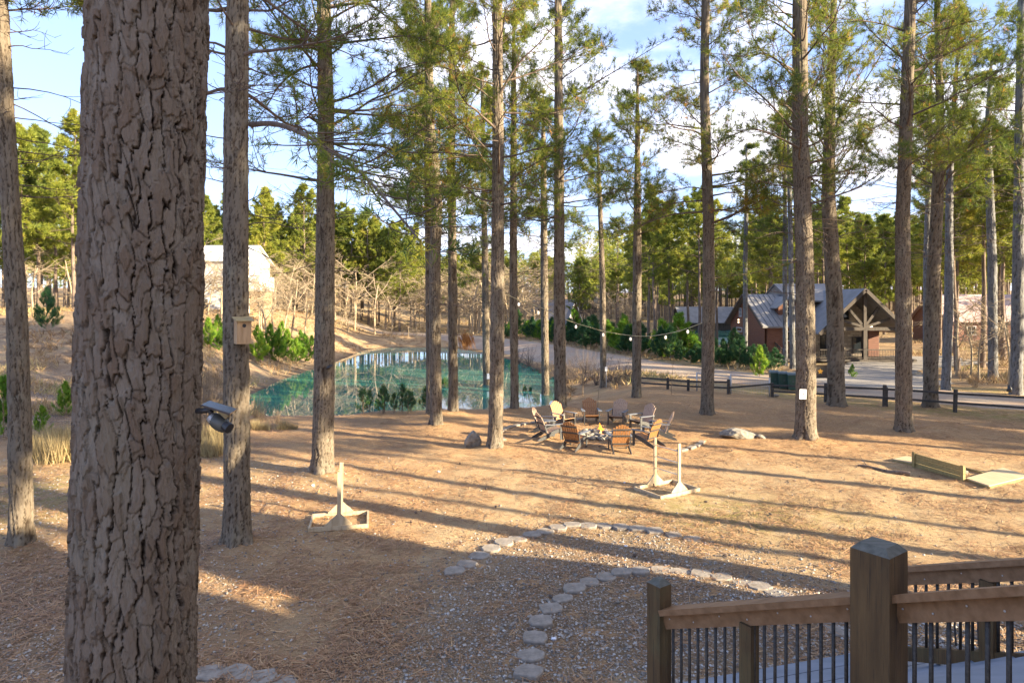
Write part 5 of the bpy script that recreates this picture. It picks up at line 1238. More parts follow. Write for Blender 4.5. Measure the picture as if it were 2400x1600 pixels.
# ------------------------------------------------------------------ birdhouse, security camera, papers on trunks
def trunk_at(idx, py, side=0.0):
    g = TREE_POS[idx]; Z = g.y; pts = T[idx][1]
    ys_ = [b * DK for a, b, w in pts][::-1]; xs_ = [a * DK for a, b, w in pts][::-1]; ws_ = [w for a, b, w in pts][::-1]
    px = np.interp(py, ys_, xs_); w = np.interp(py, ys_, ws_) * DK * Z / F / 2
    return px, w, Z
px, rw, Z = trunk_at(1, 780)
c = P(px, 775, Z=Z); bz = R(-24)     # front turned to the right and to the viewer
bh = empty('birdhouse', (0, 0, 0), 0, 'weathered wooden birdhouse with a round hole, fixed to a pine', 'birdhouse')
fx, fy = math.sin(R(38)), -math.cos(R(38))      # outward direction
cc = Vector((c.x + fx * (rw + .13), c.y + fy * (rw + .13), 0)); zb = 5.3 - (805 - HOR) * (Z - .3) / F; zt = 5.3 - (752 - HOR) * (Z - .3) / F
bh.location = (cc.x, cc.y, zb); bh.rotation_euler = (0, 0, math.atan2(fy, fx) + math.pi / 2); hb = zt - zb; wb = .27; db = .25
m = MB()
for s in (-1, 1): m.hexa([(s * wb / 2 - .01, -db / 2 + .02, 0), (s * wb / 2 + .01, -db / 2 + .02, 0), (s * wb / 2 + .01, db / 2, 0), (s * wb / 2 - .01, db / 2, 0), (s * wb / 2 - .01, -db / 2 + .02, hb), (s * wb / 2 + .01, -db / 2 + .02, hb), (s * wb / 2 + .01, db / 2, hb + .06), (s * wb / 2 - .01, db / 2, hb + .06)])
m.box((0, db / 2 - .01, hb / 2), (wb - .022, .02, hb)); m.box((0, 0, .01), (wb - .022, db - .05, .02)); m.build('side_panel', M['bird'], bh)
m = MB(); m.box((0, -db / 2 + .008, hb / 2 - .004), (wb + .02, .02, hb - .01)); fpn = m.build('front_panel', M['bird'], bh)
m = MB(); m.tube([(0, -db / 2 - .006, hb * .80), (0, -db / 2 + .02, hb * .80)], .04, 16); m.build('entrance_hole', M['black'], fpn)
m = MB(); m.hexa([(-wb * .68, -db * .85, hb - .005), (wb * .68, -db * .85, hb - .005), (wb * .68, db * .62, hb + .075), (-wb * .68, db * .62, hb + .075), (-wb * .68, -db * .85, hb + .02), (wb * .68, -db * .85, hb + .02), (wb * .68, db * .62, hb + .10), (-wb * .68, db * .62, hb + .10)]); m.build('roof', M['bird_roof'], bh)

# security camera on the huge trunk
Zc = 2.92
def Q(px, py, dz=0): return P(px, py, Z=Zc + dz)
scm = empty('security_camera', Q(470, 965), 0, 'grey solar-powered security camera on a bracket, fixed to the right side of the huge trunk', 'security camera'); o0 = Q(470, 965)
m = MB(); m.tube([Q(462, 963) - o0, Q(497, 960, -.02) - o0], .0135, 10); m.tube([Q(491, 960, -.02) - o0, Q(498, 972, -.02) - o0], .011, 8); m.build('bracket', M['black'], scm, smooth=True)
m = MB(); a, b = Q(481, 945, -.04) - o0, Q(547, 965, -.02) - o0; m.beam(a, b, .12, .009); m.build('solar_panel', M['solar'], scm)
m = MB(); m.beam(Q(520, 962, -.02) - o0, Q(535, 977, -.02) - o0, .03, .02); m.build('panel_mount', M['bird_roof'], scm)
bm = bmesh.new(); bmesh.ops.create_uvsphere(bm, u_segments=20, v_segments=12, radius=1)
for q in bm.verts:
    p = q.co; q.co = Vector((p.x * .058, p.y * .04, p.z * .034))
Mr = Matrix.Rotation(R(38), 3, 'Y')
for q in bm.verts: q.co = (Q(514, 990, -.02) - o0) + Mr @ q.co
bm.verts.index_update(); m = MB(); m.bm(bm); bm.free(); body = m.build('camera_body', M['gun'], scm, smooth=True)
m = MB(); m.tube([Q(527, 996, -.05) - o0, Q(538, 1004, -.06) - o0], [.022, .024], 12); m.build('lens_hood', M['black'], body)
m = MB(); m.tube([Q(492, 975, -.03) - o0, Q(503, 985, -.03) - o0], [.02, .026], 12); m.build('rear_cap', M['galv'], body)

# white notice on a trunk (abstract marks), white plaque, small post sign
def notice(idx, x0, y0, x1, y1, label, name='notice'):
    px, rw, Z = trunk_at(idx, (y0 + y1) / 2)
    a = P(x0, y1, Z=Z - rw - .03); b = P(x1, y0, Z=Z - rw - .03); c = (a + b) / 2; w = b.x - a.x; h = b.z - a.z
    root = empty(name, (c.x, c.y, c.z), 0, label, 'notice'); m = MB(); m.box((0, 0, 0), (w, .008, h), ry=.03); m.build('sheet', M['paper'], root); return root, w, h
nr, w, h = notice(14, 1874, 912, 1890, 935, 'white paper notice with a black arrow-like mark on a thick pine trunk')
m = MB(); m.extrude([(-w * .2, -.007, h * .17), (w * .22, -.007, h * .02), (w * .22, -.007, -h * .1), (-w * .05, -.007, h * .03)], (0, .003, 0)); m.box((0, -.0065, h * .22), (w * .6, .003, h * .03)); m.box((.0, -.0065, -h * .33), (w * .7, .003, h * .04)); m.build('mark', M['ink'], nr)
nr, w, h = notice(6, 1141, 875, 1150, 888, 'small white plaque on the slim pine at the pond bank', 'plaque')
g = base_pt(1421, 908); ps = empty('post_sign', g, 0, 'small white sign on a thin post behind the fire pit', 'sign'); zt_ = 5.3 - (859 - HOR) * g.y / F - g.z
m = MB(); m.tube([(0, 0, -.05), (0, 0, zt_)], .022, 8); m.build('post', M['galv'], ps)
m = MB(); m.box((-.01, -.03, zt_ - .16), (.17, .015, .30)); m.build('panel', M['paper'], ps)
g = base_pt(1150, 925); m = MB(); m.tube([(0, 0, -.05), (0, 0, 5.3 - (800 - HOR) * g.y / F - g.z)], .022, 8); tag(m.build('white_pole', M['trim_white'], loc=g), 'thin white pole standing beside the pale sunlit pine', 'pole')
for (px, py, pt, r, lab) in [(1573, 925, 852, .018, 'thin bare sapling left of the pine before the pipe gates'), (1400, 960, 880, .015, 'thin dark stake behind the back chairs'), (1485, 905, 830, .02, 'pale thin sapling left of the shorter pointed pine'), (1365, 930, 860, .04, 'pale broken stub behind the thick dark pine')]:
    g = base_pt(px, py); hh = 5.3 - (pt - HOR) * g.y / F - g.z; W = Wood(); rs4 = np.random.RandomState(px); p = limb_path(rs4, (0, 0, -.05), 0, 1.54, hh, 6, 0, .03); W.tube(p, np.linspace(r, r * .5, 7), 6)
    if 'sapling' in lab:
        for q in range(14): W.tube(limb_path(rs4, p[rs4.randint(2, 7)], rs4.uniform(0, 6.3), rs4.uniform(.4, 1), hh * .25, 4, .1, .1), [.008, .006, .005, .004, .003], 3)
    tag(W.build('sapling' if 'sapling' in lab else 'stake', M['twig'], None), lab, 'sapling' if 'sapling' in lab else 'stake'); bpy.context.scene.collection.objects[-1].location = g

# ------------------------------------------------------------------ string lights
sp = [(1150, 668, 30), (1205, 698, 31), (1271, 722, 33), (1304, 739, 33.3), (1343, 755, 33.6), (1383, 767, 34), (1415, 776, 34.2), (1477, 786, 34.4), (1527, 787, 34.0), (1590, 776, 32), (1645, 757, 30.2)]
sl_ = empty('string_light', P(*sp[2][:2], Z=sp[2][2]), 0, 'sagging string of bulbs strung between the pines behind the fire pit', 'string light'); o0 = sl_.location.copy()
pts = [P(a, b, Z=c) - o0 for a, b, c in sp]; fine = catmull([tuple(p) for p in pts], 6); m = MB(); m.tube([tuple(q) for q in fine], .018, 5); m.build('cable', M['cable'], sl_)
for (a, b, Z) in [(1216, 704, 31.2), (1262, 724, 32.5), (1350, 757, 33.7), (1414, 776, 34.2), (1478, 786, 34.4), (1560, 782, 33), (1612, 768, 31.2)]:
    p = P(a, b, Z=Z) - o0; m = MB(); m.tube([p, p - Vector((0, 0, .12))], .03, 8); s_ = m.build('socket', M['black'], sl_)
    m = MB(); m.tube([p - Vector((0, 0, .10)), p - Vector((0, 0, .16)), p - Vector((0, 0, .24)), p - Vector((0, 0, .29))], [.03, .06, .06, .01], 10); m.build('bulb', M['bulb'], sl_, smooth=True)

# ------------------------------------------------------------------ fence, gates, bins, sign
fe = empty('rail_fence', (0, 0, 0), 0, 'dark two-rail split fence along the near side of the road', 'fence')
FP = [(1497, 909, 30), (1565, 912, 27), (1613, 916, 27), (1707, 923, 34), (1810, 930, 33), (1935, 942, 44), (2073, 953, 51), (2239, 966, 54), (2440, 984, 62)]
fpos = []
for (px, py, hp2) in FP:
    g = base_pt(px, py); hh = hp2 * g.y / F; fpos.append((g, hh)); m = MB(); m.box((g.x, g.y, g.z + hh / 2 - .05), (.13, .13, hh + .1), rx=.02, ry=.015); m.build('post', M['fence'], fe)
g, hh = fpos[6]; m = MB(); m.box((g.x + .13, g.y + .05, g.z + hh / 2 - .08), (.10, .10, hh * .92)); m.build('post', M['fence'], fe)
for k in range(len(fpos) - 1):
    (a, ha), (b, hb2) = fpos[k], fpos[k + 1]
    if k == 3:
        m = MB(); m.beam(a + Vector((0, 0, ha * .42)), b + Vector((0, 0, hb2 * .92)), .07, .09); m.build('rail', M['fence'], fe); continue
    for q in (.82, .42):
        m = MB(); m.beam(a + Vector((0, -.07, ha * q + .0)), b + Vector((0, -.07, hb2 * q)), .07, .10); m.build('rail', M['fence'], fe)
def gate(p, q, label):
    (x0, y0, t0), (x1, y1, t1) = p, q
    a = base_pt(x0, y0); b = base_pt(x1, y1); a.y += .15; b.y += .15; ha = (y0 - t0) * a.y / F; hb_ = (y1 - t1) * b.y / F
    root = empty('pipe_gate', a, 0, label, 'gate'); Z_ = Vector((0, 0, 1)); bb = b - a
    for base, h_ in ((Vector((0, 0, 0)), ha), (bb, hb_)):
        m = MB(); m.tube([base, base + Z_ * h_], .045, 8); m.build('pipe_post', M['galv'], root, smooth=True)
    m = MB(); m.tube([Z_ * (ha - .03), bb + Z_ * (hb_ - .03)], .03, 8); m.build('top_pipe', M['galv'], root, smooth=True)
    n = 24; m = MB()
    for k in range(1, n):
        t = k / n; m.tube([bb * t + Z_ * .05, bb * t + Z_ * (ha + (hb_ - ha) * t - .05)], .004, 3)
    for k in range(1, 5): m.tube([Z_ * ha * k / 5, bb + Z_ * hb_ * k / 5], .004, 3)
    m.build('wire_mesh', M['galv'], root)
gate((1635, 917, 873), (1712, 923, 883), 'left galvanised pipe gate with thin wire mesh, partly behind a pine')
gate((1715, 924, 877), (1806, 930, 886), 'right galvanised pipe gate with thin wire mesh, beside the green bins')
def bin_(px, py, label, proto=None):
    g = base_pt(px, py)
    if proto is not None: r = copy_tree(proto); r.location = g; return tag(r, label)
    r = empty('wheeled_bin', g, R(-12), label, 'bin', 'green wheeled bins by the road')
    m = MB(); w0, w1, d0, d1, h_ = .22, .29, .25, .33, .95
    m.hexa([(-w0, -d0, .05), (w0, -d0, .05), (w0, d0, .05), (-w0, d0, .05), (-w1, -d1, h_), (w1, -d1, h_), (w1, d1, h_), (-w1, d1, h_)]); body = m.build('body', M['bin'], r)
    m = MB(); m.box((0, -d1 + .0, h_ - .04), (w1 * 2.1, .05, .06)); m.build('rim', M['bin'], body)
    m = MB(); m.hexa([(-w1 - .02, -d1 - .04, h_ + .003), (w1 + .02, -d1 - .04, h_ + .003), (w1 + .02, d1 + .02, h_ + .003), (-w1 - .02, d1 + .02, h_ + .003), (-w1 + .02, -d1 + .05, h_ + .09), (w1 - .02, -d1 + .05, h_ + .09), (w1 - .02, d1 - .02, h_ + .12), (-w1 + .02, d1 - .02, h_ + .12)]); m.build('lid', M['bin_lid'], r)
    for s in (-1, 1):
        m = MB(); m.tube([(s * .2, .30, .12), (s * .27, .30, .12)], .12, 14); m.build('wheel', M['black'], r)
    m = MB(); m.box((0, -d0 - .05, .55), (.10, .012, .14)); m.build('emblem', M['bin_lid'], r)
    return r
b1_ = bin_(1815, 908, 'leftmost of the three dark green wheeled bins'); bin_(1836, 911, 'middle one of the three dark green wheeled bins', b1_); bin_(1857, 914, 'rightmost dark green wheeled bin, next to the thick pine trunk', b1_)
g = base_pt(1924, 908); sg = empty('notice_board', g, 0, 'dark brown notice board with a yellow leaf-like emblem, left of the forked pine', 'notice board'); S = g.y / F
w_, t_, b__ = 44 * S, (908 - 857) * S, (908 - 886) * S
m = MB(); m.box((0, 0, (t_ + b__) / 2), (w_, .06, t_ - b__)); m.build('board', M['cab_dark'], sg)
m = MB(); m.box((-.1, 0, t_ + .03), (w_ * 1.1, .2, .05)); m.build('cap', M['deck_post'], sg)
m = MB(); ccx, ccz = -.05, (t_ + b__) / 2 + .03; pl = []
for k in range(10):
    t = math.pi / 2 + k * math.pi / 5; r_ = (.19 if k % 2 == 0 else .10); pl.append((ccx + r_ * math.cos(t), -.036, ccz + r_ * math.sin(t)))
m.extrude(pl, (0, .004, 0)); m.build('emblem', M['orange'], sg)
for s in (-1, 1):
    m = MB(); m.box((s * w_ * .4, .06, t_ * .5), (.09, .06, t_)); m.build('post', M['cab_dark'], sg)

# ------------------------------------------------------------------ buildings
def win(parent, c, w, h, nrm, mat_frame='trim_white', div=True, t=.05):
    """window on a wall; nrm is 'x' or 'y' (sign) outward"""
    ax = nrm[0]; s = 1 if nrm[1] == '+' else -1; fr = MB(); c = Vector(c); th = .07
    def bx(u, z, du, dz, off, dep, m_):
        if ax == 'y': m_.box((c.x + u, c.y + s * off, c.z + z), (du, dep, dz))
        else: m_.box((c.x + s * off, c.y + u, c.z + z), (dep, du, dz))
    bx(0, h / 2, w + th * 2, th, t / 2, t, fr); bx(0, -h / 2, w + th * 2, th, t / 2, t, fr); bx(-w / 2, 0, th, h - th, t / 2, t, fr); bx(w / 2, 0, th, h - th, t / 2, t, fr)
    if div: bx(0, 0, th * .6, h - th, t / 2 - .004, t * .8, fr); bx(0, 0, w - th, th * .6, t / 2 - .008, t * .7, fr)
    o = fr.build('window', M[mat_frame], parent); g_ = MB(); bx(0, 0, w - .02, h - .02, .006, .012, g_); g_.build('pane', M['glass'], o); return o
def roof_slab(m, a, b, c, d, th=.14):   # a,b eave ; c,d ridge
    m.extrude([a, b, c, d], (0, 0, th))
cb_ = empty('log_cabin', (27, 60, H(27, 60)), 0, 'dark red log cabin with grey metal roof, dormer and timber-framed stone porch', 'cabin')
o0 = Vector(cb_.location); zg = 0 - o0.z
def L(x, y, z): return Vector((x, y, z)) - o0
def logwall(m, a, b, z0, z1):      # horizontal half-round logs along a-b
    n = int((z1 - z0) / .2)
    for k in range(n):
        z = z0 + (k + .5) * (z1 - z0) / n; m.beam(Vector((a[0], a[1], z)) - o0, Vector((b[0], b[1], z)) - o0, .16, (z1 - z0) / n * .92)
    m.beam(Vector((a[0], a[1], (z0 + z1) / 2)) - o0, Vector((b[0], b[1], (z0 + z1) / 2)) - o0, .10, z1 - z0)
# left wing: x 23.8..28.2, y 60..69.5, eave 3.25, ridge 6.0 at y 64.75
m = MB(); logwall(m, (23.8, 60.1), (23.8, 69.4), .7, 3.3)
n = 12
for k in range(n):       # gable courses
    z = 3.3 + (k + .5) * 2.6 / n; hw = 4.6 * (1 - (z - 3.3) / 2.75); m.beam(L(23.8, 64.75 - hw, z), L(23.8, 64.75 + hw, z), .16, 2.6 / n * .92)
    m.beam(L(23.83, 64.75 - hw - .15, z), L(23.83, 64.75 + hw + .15, z), .08, 2.6 / n)
logwall(m, (23.9, 60.0), (28.4, 60.0), .5, 3.2); m.build('log_wall', M['log'], cb_)
m = MB(); m.box(L(23.75, 64.75, .2), (.3, 9.5, 1.1)); m.box(L(26.1, 59.95, .1), (4.8, .3, .9)); m.build('foundation', M['foundation'], cb_)
rf = MB(); e = .55
sl2 = 2.75 / 4.75
roof_slab(rf, L(23.3, 60 - e, 3.3 - e * sl2), L(30, 60 - e, 3.3 - e * sl2), L(30, 64.75, 6.05), L(23.3, 64.75, 6.05))
roof_slab(rf, L(30, 69.5 + e, 3.3 - e * sl2), L(23.3, 69.5 + e, 3.3 - e * sl2), L(23.3, 64.75, 6.05), L(30, 64.75, 6.05))
for k in range(14):      # standing seams
    x = 23.35 + k * .5; rf.beam(L(x, 60 - e, 3.3 - e * sl2 + .17), L(x, 64.7, 6.05 + .17), .035, .05)
roof = rf.build('roof', M['metal_roof'], cb_)
m = MB()
for s, y_ in ((-1, 60 - e), (1, 69.5 + e)): m.beam(L(23.26, y_, 3.3 - e * sl2 + .04), L(23.26, 64.75, 6.05 + .04), .05, .24)
m.build('fascia', M['cab_dark'], cb_)
win(cb_, L(23.71, 66.4, 4.35), .6, .85, 'x-'); win(cb_, L(23.71, 66.7, 2.55), 1.5, .4, 'x-', div=False)
for z in (3.55, 3.3):
    m = MB(); m.box(L(23.68, 66.9, z), (.1, .14, .14)); m.build('wall_lamp', M['lamp_on'], cb_)
# dormer: front wall at y 61.2, x 25.2..27.7
m = MB(); m.box(L(26.55, 61.3, 4.2), (2.1, .12, 1.5)); m.extrude([L(25.5, 61.24, 4.95), L(27.6, 61.24, 4.95), L(26.55, 61.24, 5.75)], (0, .12, 0)); m.box(L(25.53, 62.3, 4.2), (.1, 2.0, 1.5)); m.box(L(27.57, 62.3, 4.2), (.1, 2.0, 1.5)); m.build('dormer_wall', M['log'], cb_)
m = MB(); roof_slab(m, L(25.15, 60.8, 4.75), L(25.15, 64.9, 4.75), L(26.55, 64.9, 5.85), L(26.55, 60.8, 5.85), .1); roof_slab(m, L(27.95, 64.9, 4.75), L(27.95, 60.8, 4.75), L(26.55, 60.8, 5.85), L(26.55, 64.9, 5.85), .1); m.build('dormer_roof', M['metal_roof'], cb_)
win(cb_, L(26.55, 61.23, 4.45), .95, 1.0, 'y-'); win(cb_, L(26.4, 59.9, 2.2), 1.3, .85, 'y-', div=False)
# main cross gable: x 27.6..35, y 57..76 ; ridge x 31.3
xl, xr, xm, ze, zr = 27.7, 34.9, 31.3, 3.0, 6.45; sl3 = (zr - ze) / (xm - xl)
m = MB(); m.box(L(31.3, 60.6, 1.5), (6.8, .25, 3.0)); m.extrude([L(27.9, 60.47, 3.0), L(34.7, 60.47, 3.0), L(31.3, 60.47, 6.2)], (0, .25, 0)); m.build('stone_wall', M['stone_wall'], cb_)
m = MB(); logwall(m, (34.6, 60.7), (34.6, 75), .3, 3.0); logwall(m, (28.0, 69.6), (28.0, 75), .3, 3.0); m.box(L(31.3, 75, 1.6), (6.6, .2, 3.0)); logwall(m, (33.6, 60.42), (34.6, 60.42), .3, 2.9); m.build('log_wall', M['log'], cb_)
m = MB(); ez = ze - .5 * sl3
roof_slab(m, L(xl - .5, 56.6, ez), L(xl - .5, 76, ez), L(xm, 76, zr), L(xm, 56.6, zr)); roof_slab(m, L(xr + .5, 76, ez), L(xr + .5, 56.6, ez), L(xm, 56.6, zr), L(xm, 76, zr)); m.build('roof', M['metal_roof'], cb_)
m = MB(); roof_slab(m, L(27.0, 62.0, 5.4), L(33, 62.0, 5.4), L(33, 66, 7.15), L(27.0, 66, 7.15)); roof_slab(m, L(33, 70, 5.4), L(27.0, 70, 5.4), L(27.0, 66, 7.15), L(33, 66, 7.15)); m.extrude([L(27.1, 62.1, 5.3), L(27.1, 69.9, 5.3), L(27.1, 66, 7.1)], (.1, 0, 0)); m.build('upper_roof', M['metal_roof'], cb_)
m = MB()
for s in (-1, 1): m.beam(L(xm + s * (xm - xl + .5), 56.58, ez + .02), L(xm, 56.58, zr + .02), .06, .30)
m.build('fascia', M['cab_dark'], cb_)
for (x, w2) in ((28.2, .28), (31.45, .34), (34.5, .28)):
    m = MB(); m.box(L(x, 57.1, 1.45), (w2, w2, 2.9)); m.build('porch_post', M['cab_dark'], cb_)
m = MB(); m.box(L(31.3, 57.1, 3.0), (7.0, .28, .3)); m.box(L(31.45, 57.1, 4.65), (.26, .26, 3.0)); m.build('tie_beam', M['cab_dark'], cb_)
for (a, b) in (((28.9, 3.9), (31.3, 3.2)), ((33.7, 3.9), (31.6, 3.2)), ((29.9, 4.9), (31.2, 3.4)), ((32.7, 4.9), (31.6, 3.4))):
    m = MB(); m.beam(L(a[0], 57.1, a[1]), L(b[0], 57.1, b[1]), .18, .22); m.build('truss_brace', M['cab_dark'], cb_)
m = MB(); m.box(L(29.6, 60.45, 1.2), (1.0, .06, 2.2)); m.build('door', M['glass'], cb_)
win(cb_, L(32.6, 60.44, 1.35), .9, 1.5, 'y-', 'cab_dark', div=False); win(cb_, L(31.4, 60.44, 4.2), .8, .9, 'y-', 'cab_dark', div=False); win(cb_, L(30.9, 60.44, 1.3), .7, 1.9, 'y-', 'cab_dark', div=False)
m = MB(); m.box(L(29.8, 58.7, .2), (12.4, 3.6, .18)); m.build('porch_floor', M['cab_dark'], cb_)
m = MB(); m.beam(L(27.4, 57.0, 1.15), L(34.5, 57.0, 1.15), .08, .08); m.beam(L(27.4, 57.0, .4), L(34.5, 57.0, .4), .06, .06)
for k in range(52): x = 27.4 + k * .14; m.tube([L(x, 57.0, .4), L(x, 57.0, 1.15)], .02, 4)
m.build('porch_railing', M['cab_dark'], cb_)
m = MB()
for k in range(5): m.box(L(25.2 + k * .02, 58.9 - k * .28, .55 - k * .13), (1.1, .3, .1))
m.build('porch_steps', M['cab_dark'], cb_)
m = MB(); m.beam(L(24.6, 57.6, .9), L(24.6, 59.9, 1.6), .07, .09); m.beam(L(25.8, 57.6, .9), L(25.8, 59.9, 1.6), .07, .09)
for k in range(6): m.box(L(24.6, 57.7 + k * .42, .55 + k * .1), (.06, .06, .9)); m.box(L(25.8, 57.7 + k * .42, .55 + k * .1), (.06, .06, .9))
m.build('stair_rail', M['cab_dark'], cb_)
m = MB(); m.box(L(32.1, 57.2, 3.25), (.16, .16, .2)); m.build('porch_lamp', M['lamp_on'], cb_)

def small_house(name, label, c, yaw_, w, d, eave, ridge, wall, roofm, gable_mat=None, cat='house', ov=.5, wins=(), trim=None, zbase=None):
    z = H(c[0], c[1]) - .3 if zbase is None else zbase
    r = empty(name, (c[0], c[1], z), yaw_, label, cat)
    m = MB()
    for (x0, y0, dx_, dy_) in ((0, -d / 2, w, .15), (0, d / 2, w, .15), (-w / 2, 0, .15, d - .15), (w / 2, 0, .15, d - .15)): m.box((x0, y0, eave / 2), (dx_, dy_, eave))
    for x in (-w / 2 - .07, w / 2 - .07): m.extrude([(x, -d / 2, eave), (x, d / 2, eave), (x, 0, ridge)], (.14, 0, 0))
    m.build('wall', wall, r); m = MB(); s = (ridge - eave) / (d / 2)
    roof_slab(m, Vector((-w / 2 - ov, -d / 2 - ov, eave - ov * s)), Vector((w / 2 + ov, -d / 2 - ov, eave - ov * s)), Vector((w / 2 + ov, 0, ridge)), Vector((-w / 2 - ov, 0, ridge)), .14)
    roof_slab(m, Vector((w / 2 + ov, d / 2 + ov, eave - ov * s)), Vector((-w / 2 - ov, d / 2 + ov, eave - ov * s)), Vector((-w / 2 - ov, 0, ridge)), Vector((w / 2 + ov, 0, ridge)), .14)
    m.build('roof', roofm, r)
    if trim:
        m = MB()
        for s_ in (-1, 1): m.beam((w / 2 + ov + .03, s_ * (d / 2 + ov), eave - ov * s + .05), (w / 2 + ov + .03, 0, ridge + .05), .06, .28)
        m.build('gable_trim', trim, r)
    for (c_, w_, h_, n_) in wins: win(r, c_, w_, h_, n_)
    return r
# white house left
wh = small_house('white_house', 'tall white house half hidden behind the birdhouse pine', (-37.6, 86), 0, 6.6, 9, 8.2, 10.3, M['white_wall'], M['trim_white'], wins=[((-1.5, -4.58, 2.6), .9, 1.3, 'y-'), ((1.2, -4.58, 5.6), .9, 1.3, 'y-')], zbase=2.6)
m = MB(); m.box((4.2, -1, 5.2), (1.8, 5, 1.9)); m.box((3.8, -1.2, 7.3), (1.0, 3, 2.0)); m.build('wing', M['white_wall'], wh)
m = MB(); m.box((4.1, -.5, 2.1), (1.5, 4, 4.2)); m.build('lower_wing', M['bird'], wh)
m = MB(); m.beam((-.9, -7.6, 2.5), (1.6, -7.6, .9), .08, .10); m.beam((-.9, -7.6, 1.9), (1.6, -7.6, .3), .08, .10); m.beam((-.9, -7.6, 1.5), (1.6, -7.6, 0), .08, .16)
for k in range(5): m.box((-.9 + k * .62, -7.6, 1.6 - k * .4), (.1, .1, 1.6))
m.build('stair_rail', M['deck_post'], wh)
small_house('gable_cabin', 'distant cabin with dark grey roof and brown glazed gable, over the thicket', (8.6, 130), R(-32), 8.5, 6.4, .8, 5.2, M['log'], M['metal_roof'], trim=M['trim_white'], zbase=.6, wins=[((4.32, -.9, 1.8), .5, 1.8, 'x+'), ((4.32, 0, 2.4), .5, 2.6, 'x+'), ((4.32, .9, 1.8), .5, 1.8, 'x+')])
small_house('grey_cabin', 'distant grey-roofed dark cabin left of the log cabin', (42.5, 136), R(4), 15, 8, 2.7, 5.6, M['cab_dark'], M['metal_roof'])
small_house('blue_grey_cabin', 'tiny blue-grey roofed house on the far hillside', (19.5, 172), R(30), 6, 5, 2.2, 5.0, M['foundation'], M['metal_roof'])
small_house('brown_cabin', 'brown log cabin with a faded pinkish roof in the wood at the right edge', (62.5, 85), R(-6), 13, 9, 3.1, 6.2, M['log'], M['pink_roof'], wins=[((-4, -4.58, 1.7), 1.0, 1.1, 'y-'), ((3, -4.58, 1.7), 1.0, 1.1, 'y-')])

# ------------------------------------------------------------------ labels: each repeat is told apart by the gap between named things it stands in
def px_of(o):
    bpy.context.view_layer.update() if False else None
    x, y = o.location.x, o.location.y
    return x / max(y, .1) * F + 1200
MARK = [(50 * DK, 'far left trunk'), (322 * DK, 'huge trunk'), (545 * DK, 'birdhouse pine'), (745 * DK, 'knot-hole pine'), (999 * DK, 'kinked pine'), (1142 * DK, 'pale sunlit pine'),
        (1286 * DK, 'thick dark pine'), (1463 * DK, 'pointed pine'), (1625 * DK, 'gate pine'), (1850 * DK, 'notice pine'), (1915 * DK, 'forked pine'), (2076 * DK, 'straight pine'), (2147 * DK, 'brown forked pine'), (2281 * DK, 'double-width pine'), (2340 * DK, 'rugged grey pine')]
def gap(px):
    if px < MARK[0][0]: return 0, 'left of the far left trunk'
    for k in range(len(MARK) - 1):
        if MARK[k][0] <= px < MARK[k + 1][0]: return k + 1, 'between %s and %s' % (MARK[k][1], MARK[k + 1][1])
    return 99, 'right of the rugged grey pine'
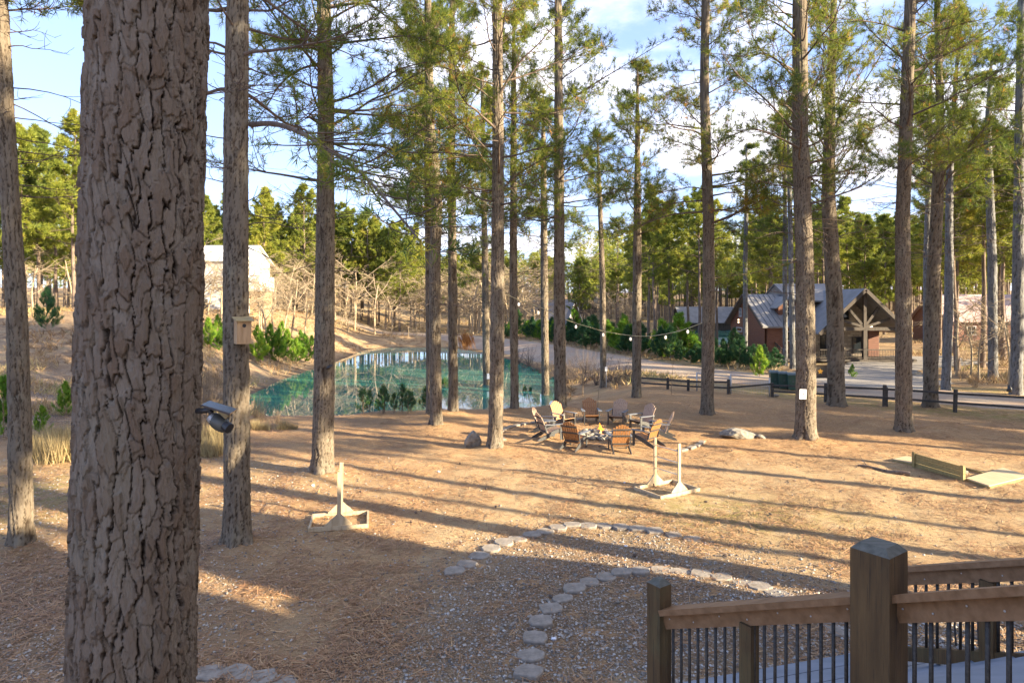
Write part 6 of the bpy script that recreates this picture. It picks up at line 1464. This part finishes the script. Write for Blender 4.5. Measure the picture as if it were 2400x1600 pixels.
SHORT = {'pines beyond the right edge': 'shadow-casting pine outside the frame', 'pines on the left bank': 'full pine on the left bank', 'pines behind the left bank': 'broad pine behind the left bank', 'pines beyond the left half of the pond': 'tall pine beyond the pond',
 'distant pines over the pond': 'small distant pine', 'distant pines right of the gable cabin': 'open-wood distant pine', 'far pines on the hillside': 'far hillside pine', 'dry shrubs at the left end of the pond': 'tan dry shrub', 'dry grass clumps left of the huge trunk': 'tall dry grass clump', 'dry grass clumps by the birdhouse pine': 'low dry grass clump', 'young pines left of the birdhouse pine': 'bright young pine', 'pine cones on the lawn': 'fallen pine cone', 'pavers around the fire pit': 'low paver around the fire pit', 'loose stones on the lawn': 'small loose stone', 'dry shrubs beyond the right fence': 'tan dry shrub beyond the fence', 'bare shrubs behind the fire pit': 'grey bare shrub', 'bare shrubs on the right bank of the pond': 'dark bare shrub by the pond', 'pines around the far pond': 'slender pine by the far pond',
 'pines behind the log cabin': 'shadowed pine behind the cabin', 'pines right of the driveway': 'bare-trunked pine beyond the driveway', 'bare trees beyond the pond': 'leafless tan tree beyond the pond', 'bare trees on the left slope': 'leafless tree on the left slope',
 'bare trees by the white house': 'leafless grey tree by the white house', 'bare trees right of the gable cabin': 'leafless pale tree', 'saplings right of the driveway': 'leafless sapling beyond the driveway', 'saplings on the far bank': 'low bare sapling on the far bank',
 'young pines along the far side of the road': 'bushy roadside young pine', 'dark young pines before the log cabin': 'dark young pine before the cabin', 'bright young pines on the left bank': 'bright young pine by the pond', 'pine seedlings along the near edge of the pond': 'dark seedling by the water'}
BIGORD = ['thirteenth', 'fourteenth', 'fifteenth', 'sixteenth', 'seventeenth', 'eighteenth', 'nineteenth', 'twentieth'] + ['twenty-' + q for q in ('first', 'second', 'third', 'fourth', 'fifth', 'sixth', 'seventh', 'eighth', 'ninth')] + ['thirtieth']
ORD = ['first', 'second', 'third', 'fourth', 'fifth', 'sixth', 'seventh', 'eighth', 'ninth', 'tenth', 'eleventh', 'twelfth'] + BIGORD
DST = ['nearest', 'second nearest', 'third nearest', 'fourth nearest']
by = {}
for o in list(col.objects):
    if o.parent is None and o.get('group') in SHORT: by.setdefault((o['group'],) + gap(px_of(o)), []).append(o)
for (g_, k_, txt), lst in by.items():
    lst.sort(key=px_of)
    for i, o in enumerate(lst):
        if len(lst) == 1: o['label'] = '%s %s' % (SHORT[g_], txt)
        elif len(lst) <= 4:
            o['label'] = '%s %s from left, %s' % (ORD[i], SHORT[g_], txt)
        else:
            o['label'] = '%s %s from left, %s' % (ORD[i] if i < 30 else 'far-right', SHORT[g_], txt)
        w_ = o['label'].split()
        if len(w_) > 16: o['label'] = o['label'].replace(' from left,', ',').replace('brown forked', 'brown').replace('rugged grey', 'rugged')
        if len(o['label'].split()) > 16: o['label'] = ' '.join(x_ for x_ in o['label'].split() if x_ not in ('the',))
gl = {}
for o in col.objects:
    if o.parent is None and o.get('group') and o.get('group') not in SHORT and o.get('category') in ('paver',): gl.setdefault(o['group'], []).append(o)
for g_, lst in gl.items():
    if g_ in ('pavers of the outer arc', 'pavers of the inner arc'):
        n_ = len(lst)
        for i, o in enumerate(lst):
            nm = 'outer' if 'outer' in g_ else 'inner'
            o['label'] = '%s from the left end of the %s paver arc%s' % (ORD[i], nm, ', on the gravel lawn' if nm == 'outer' else ', starting at the bottom edge')
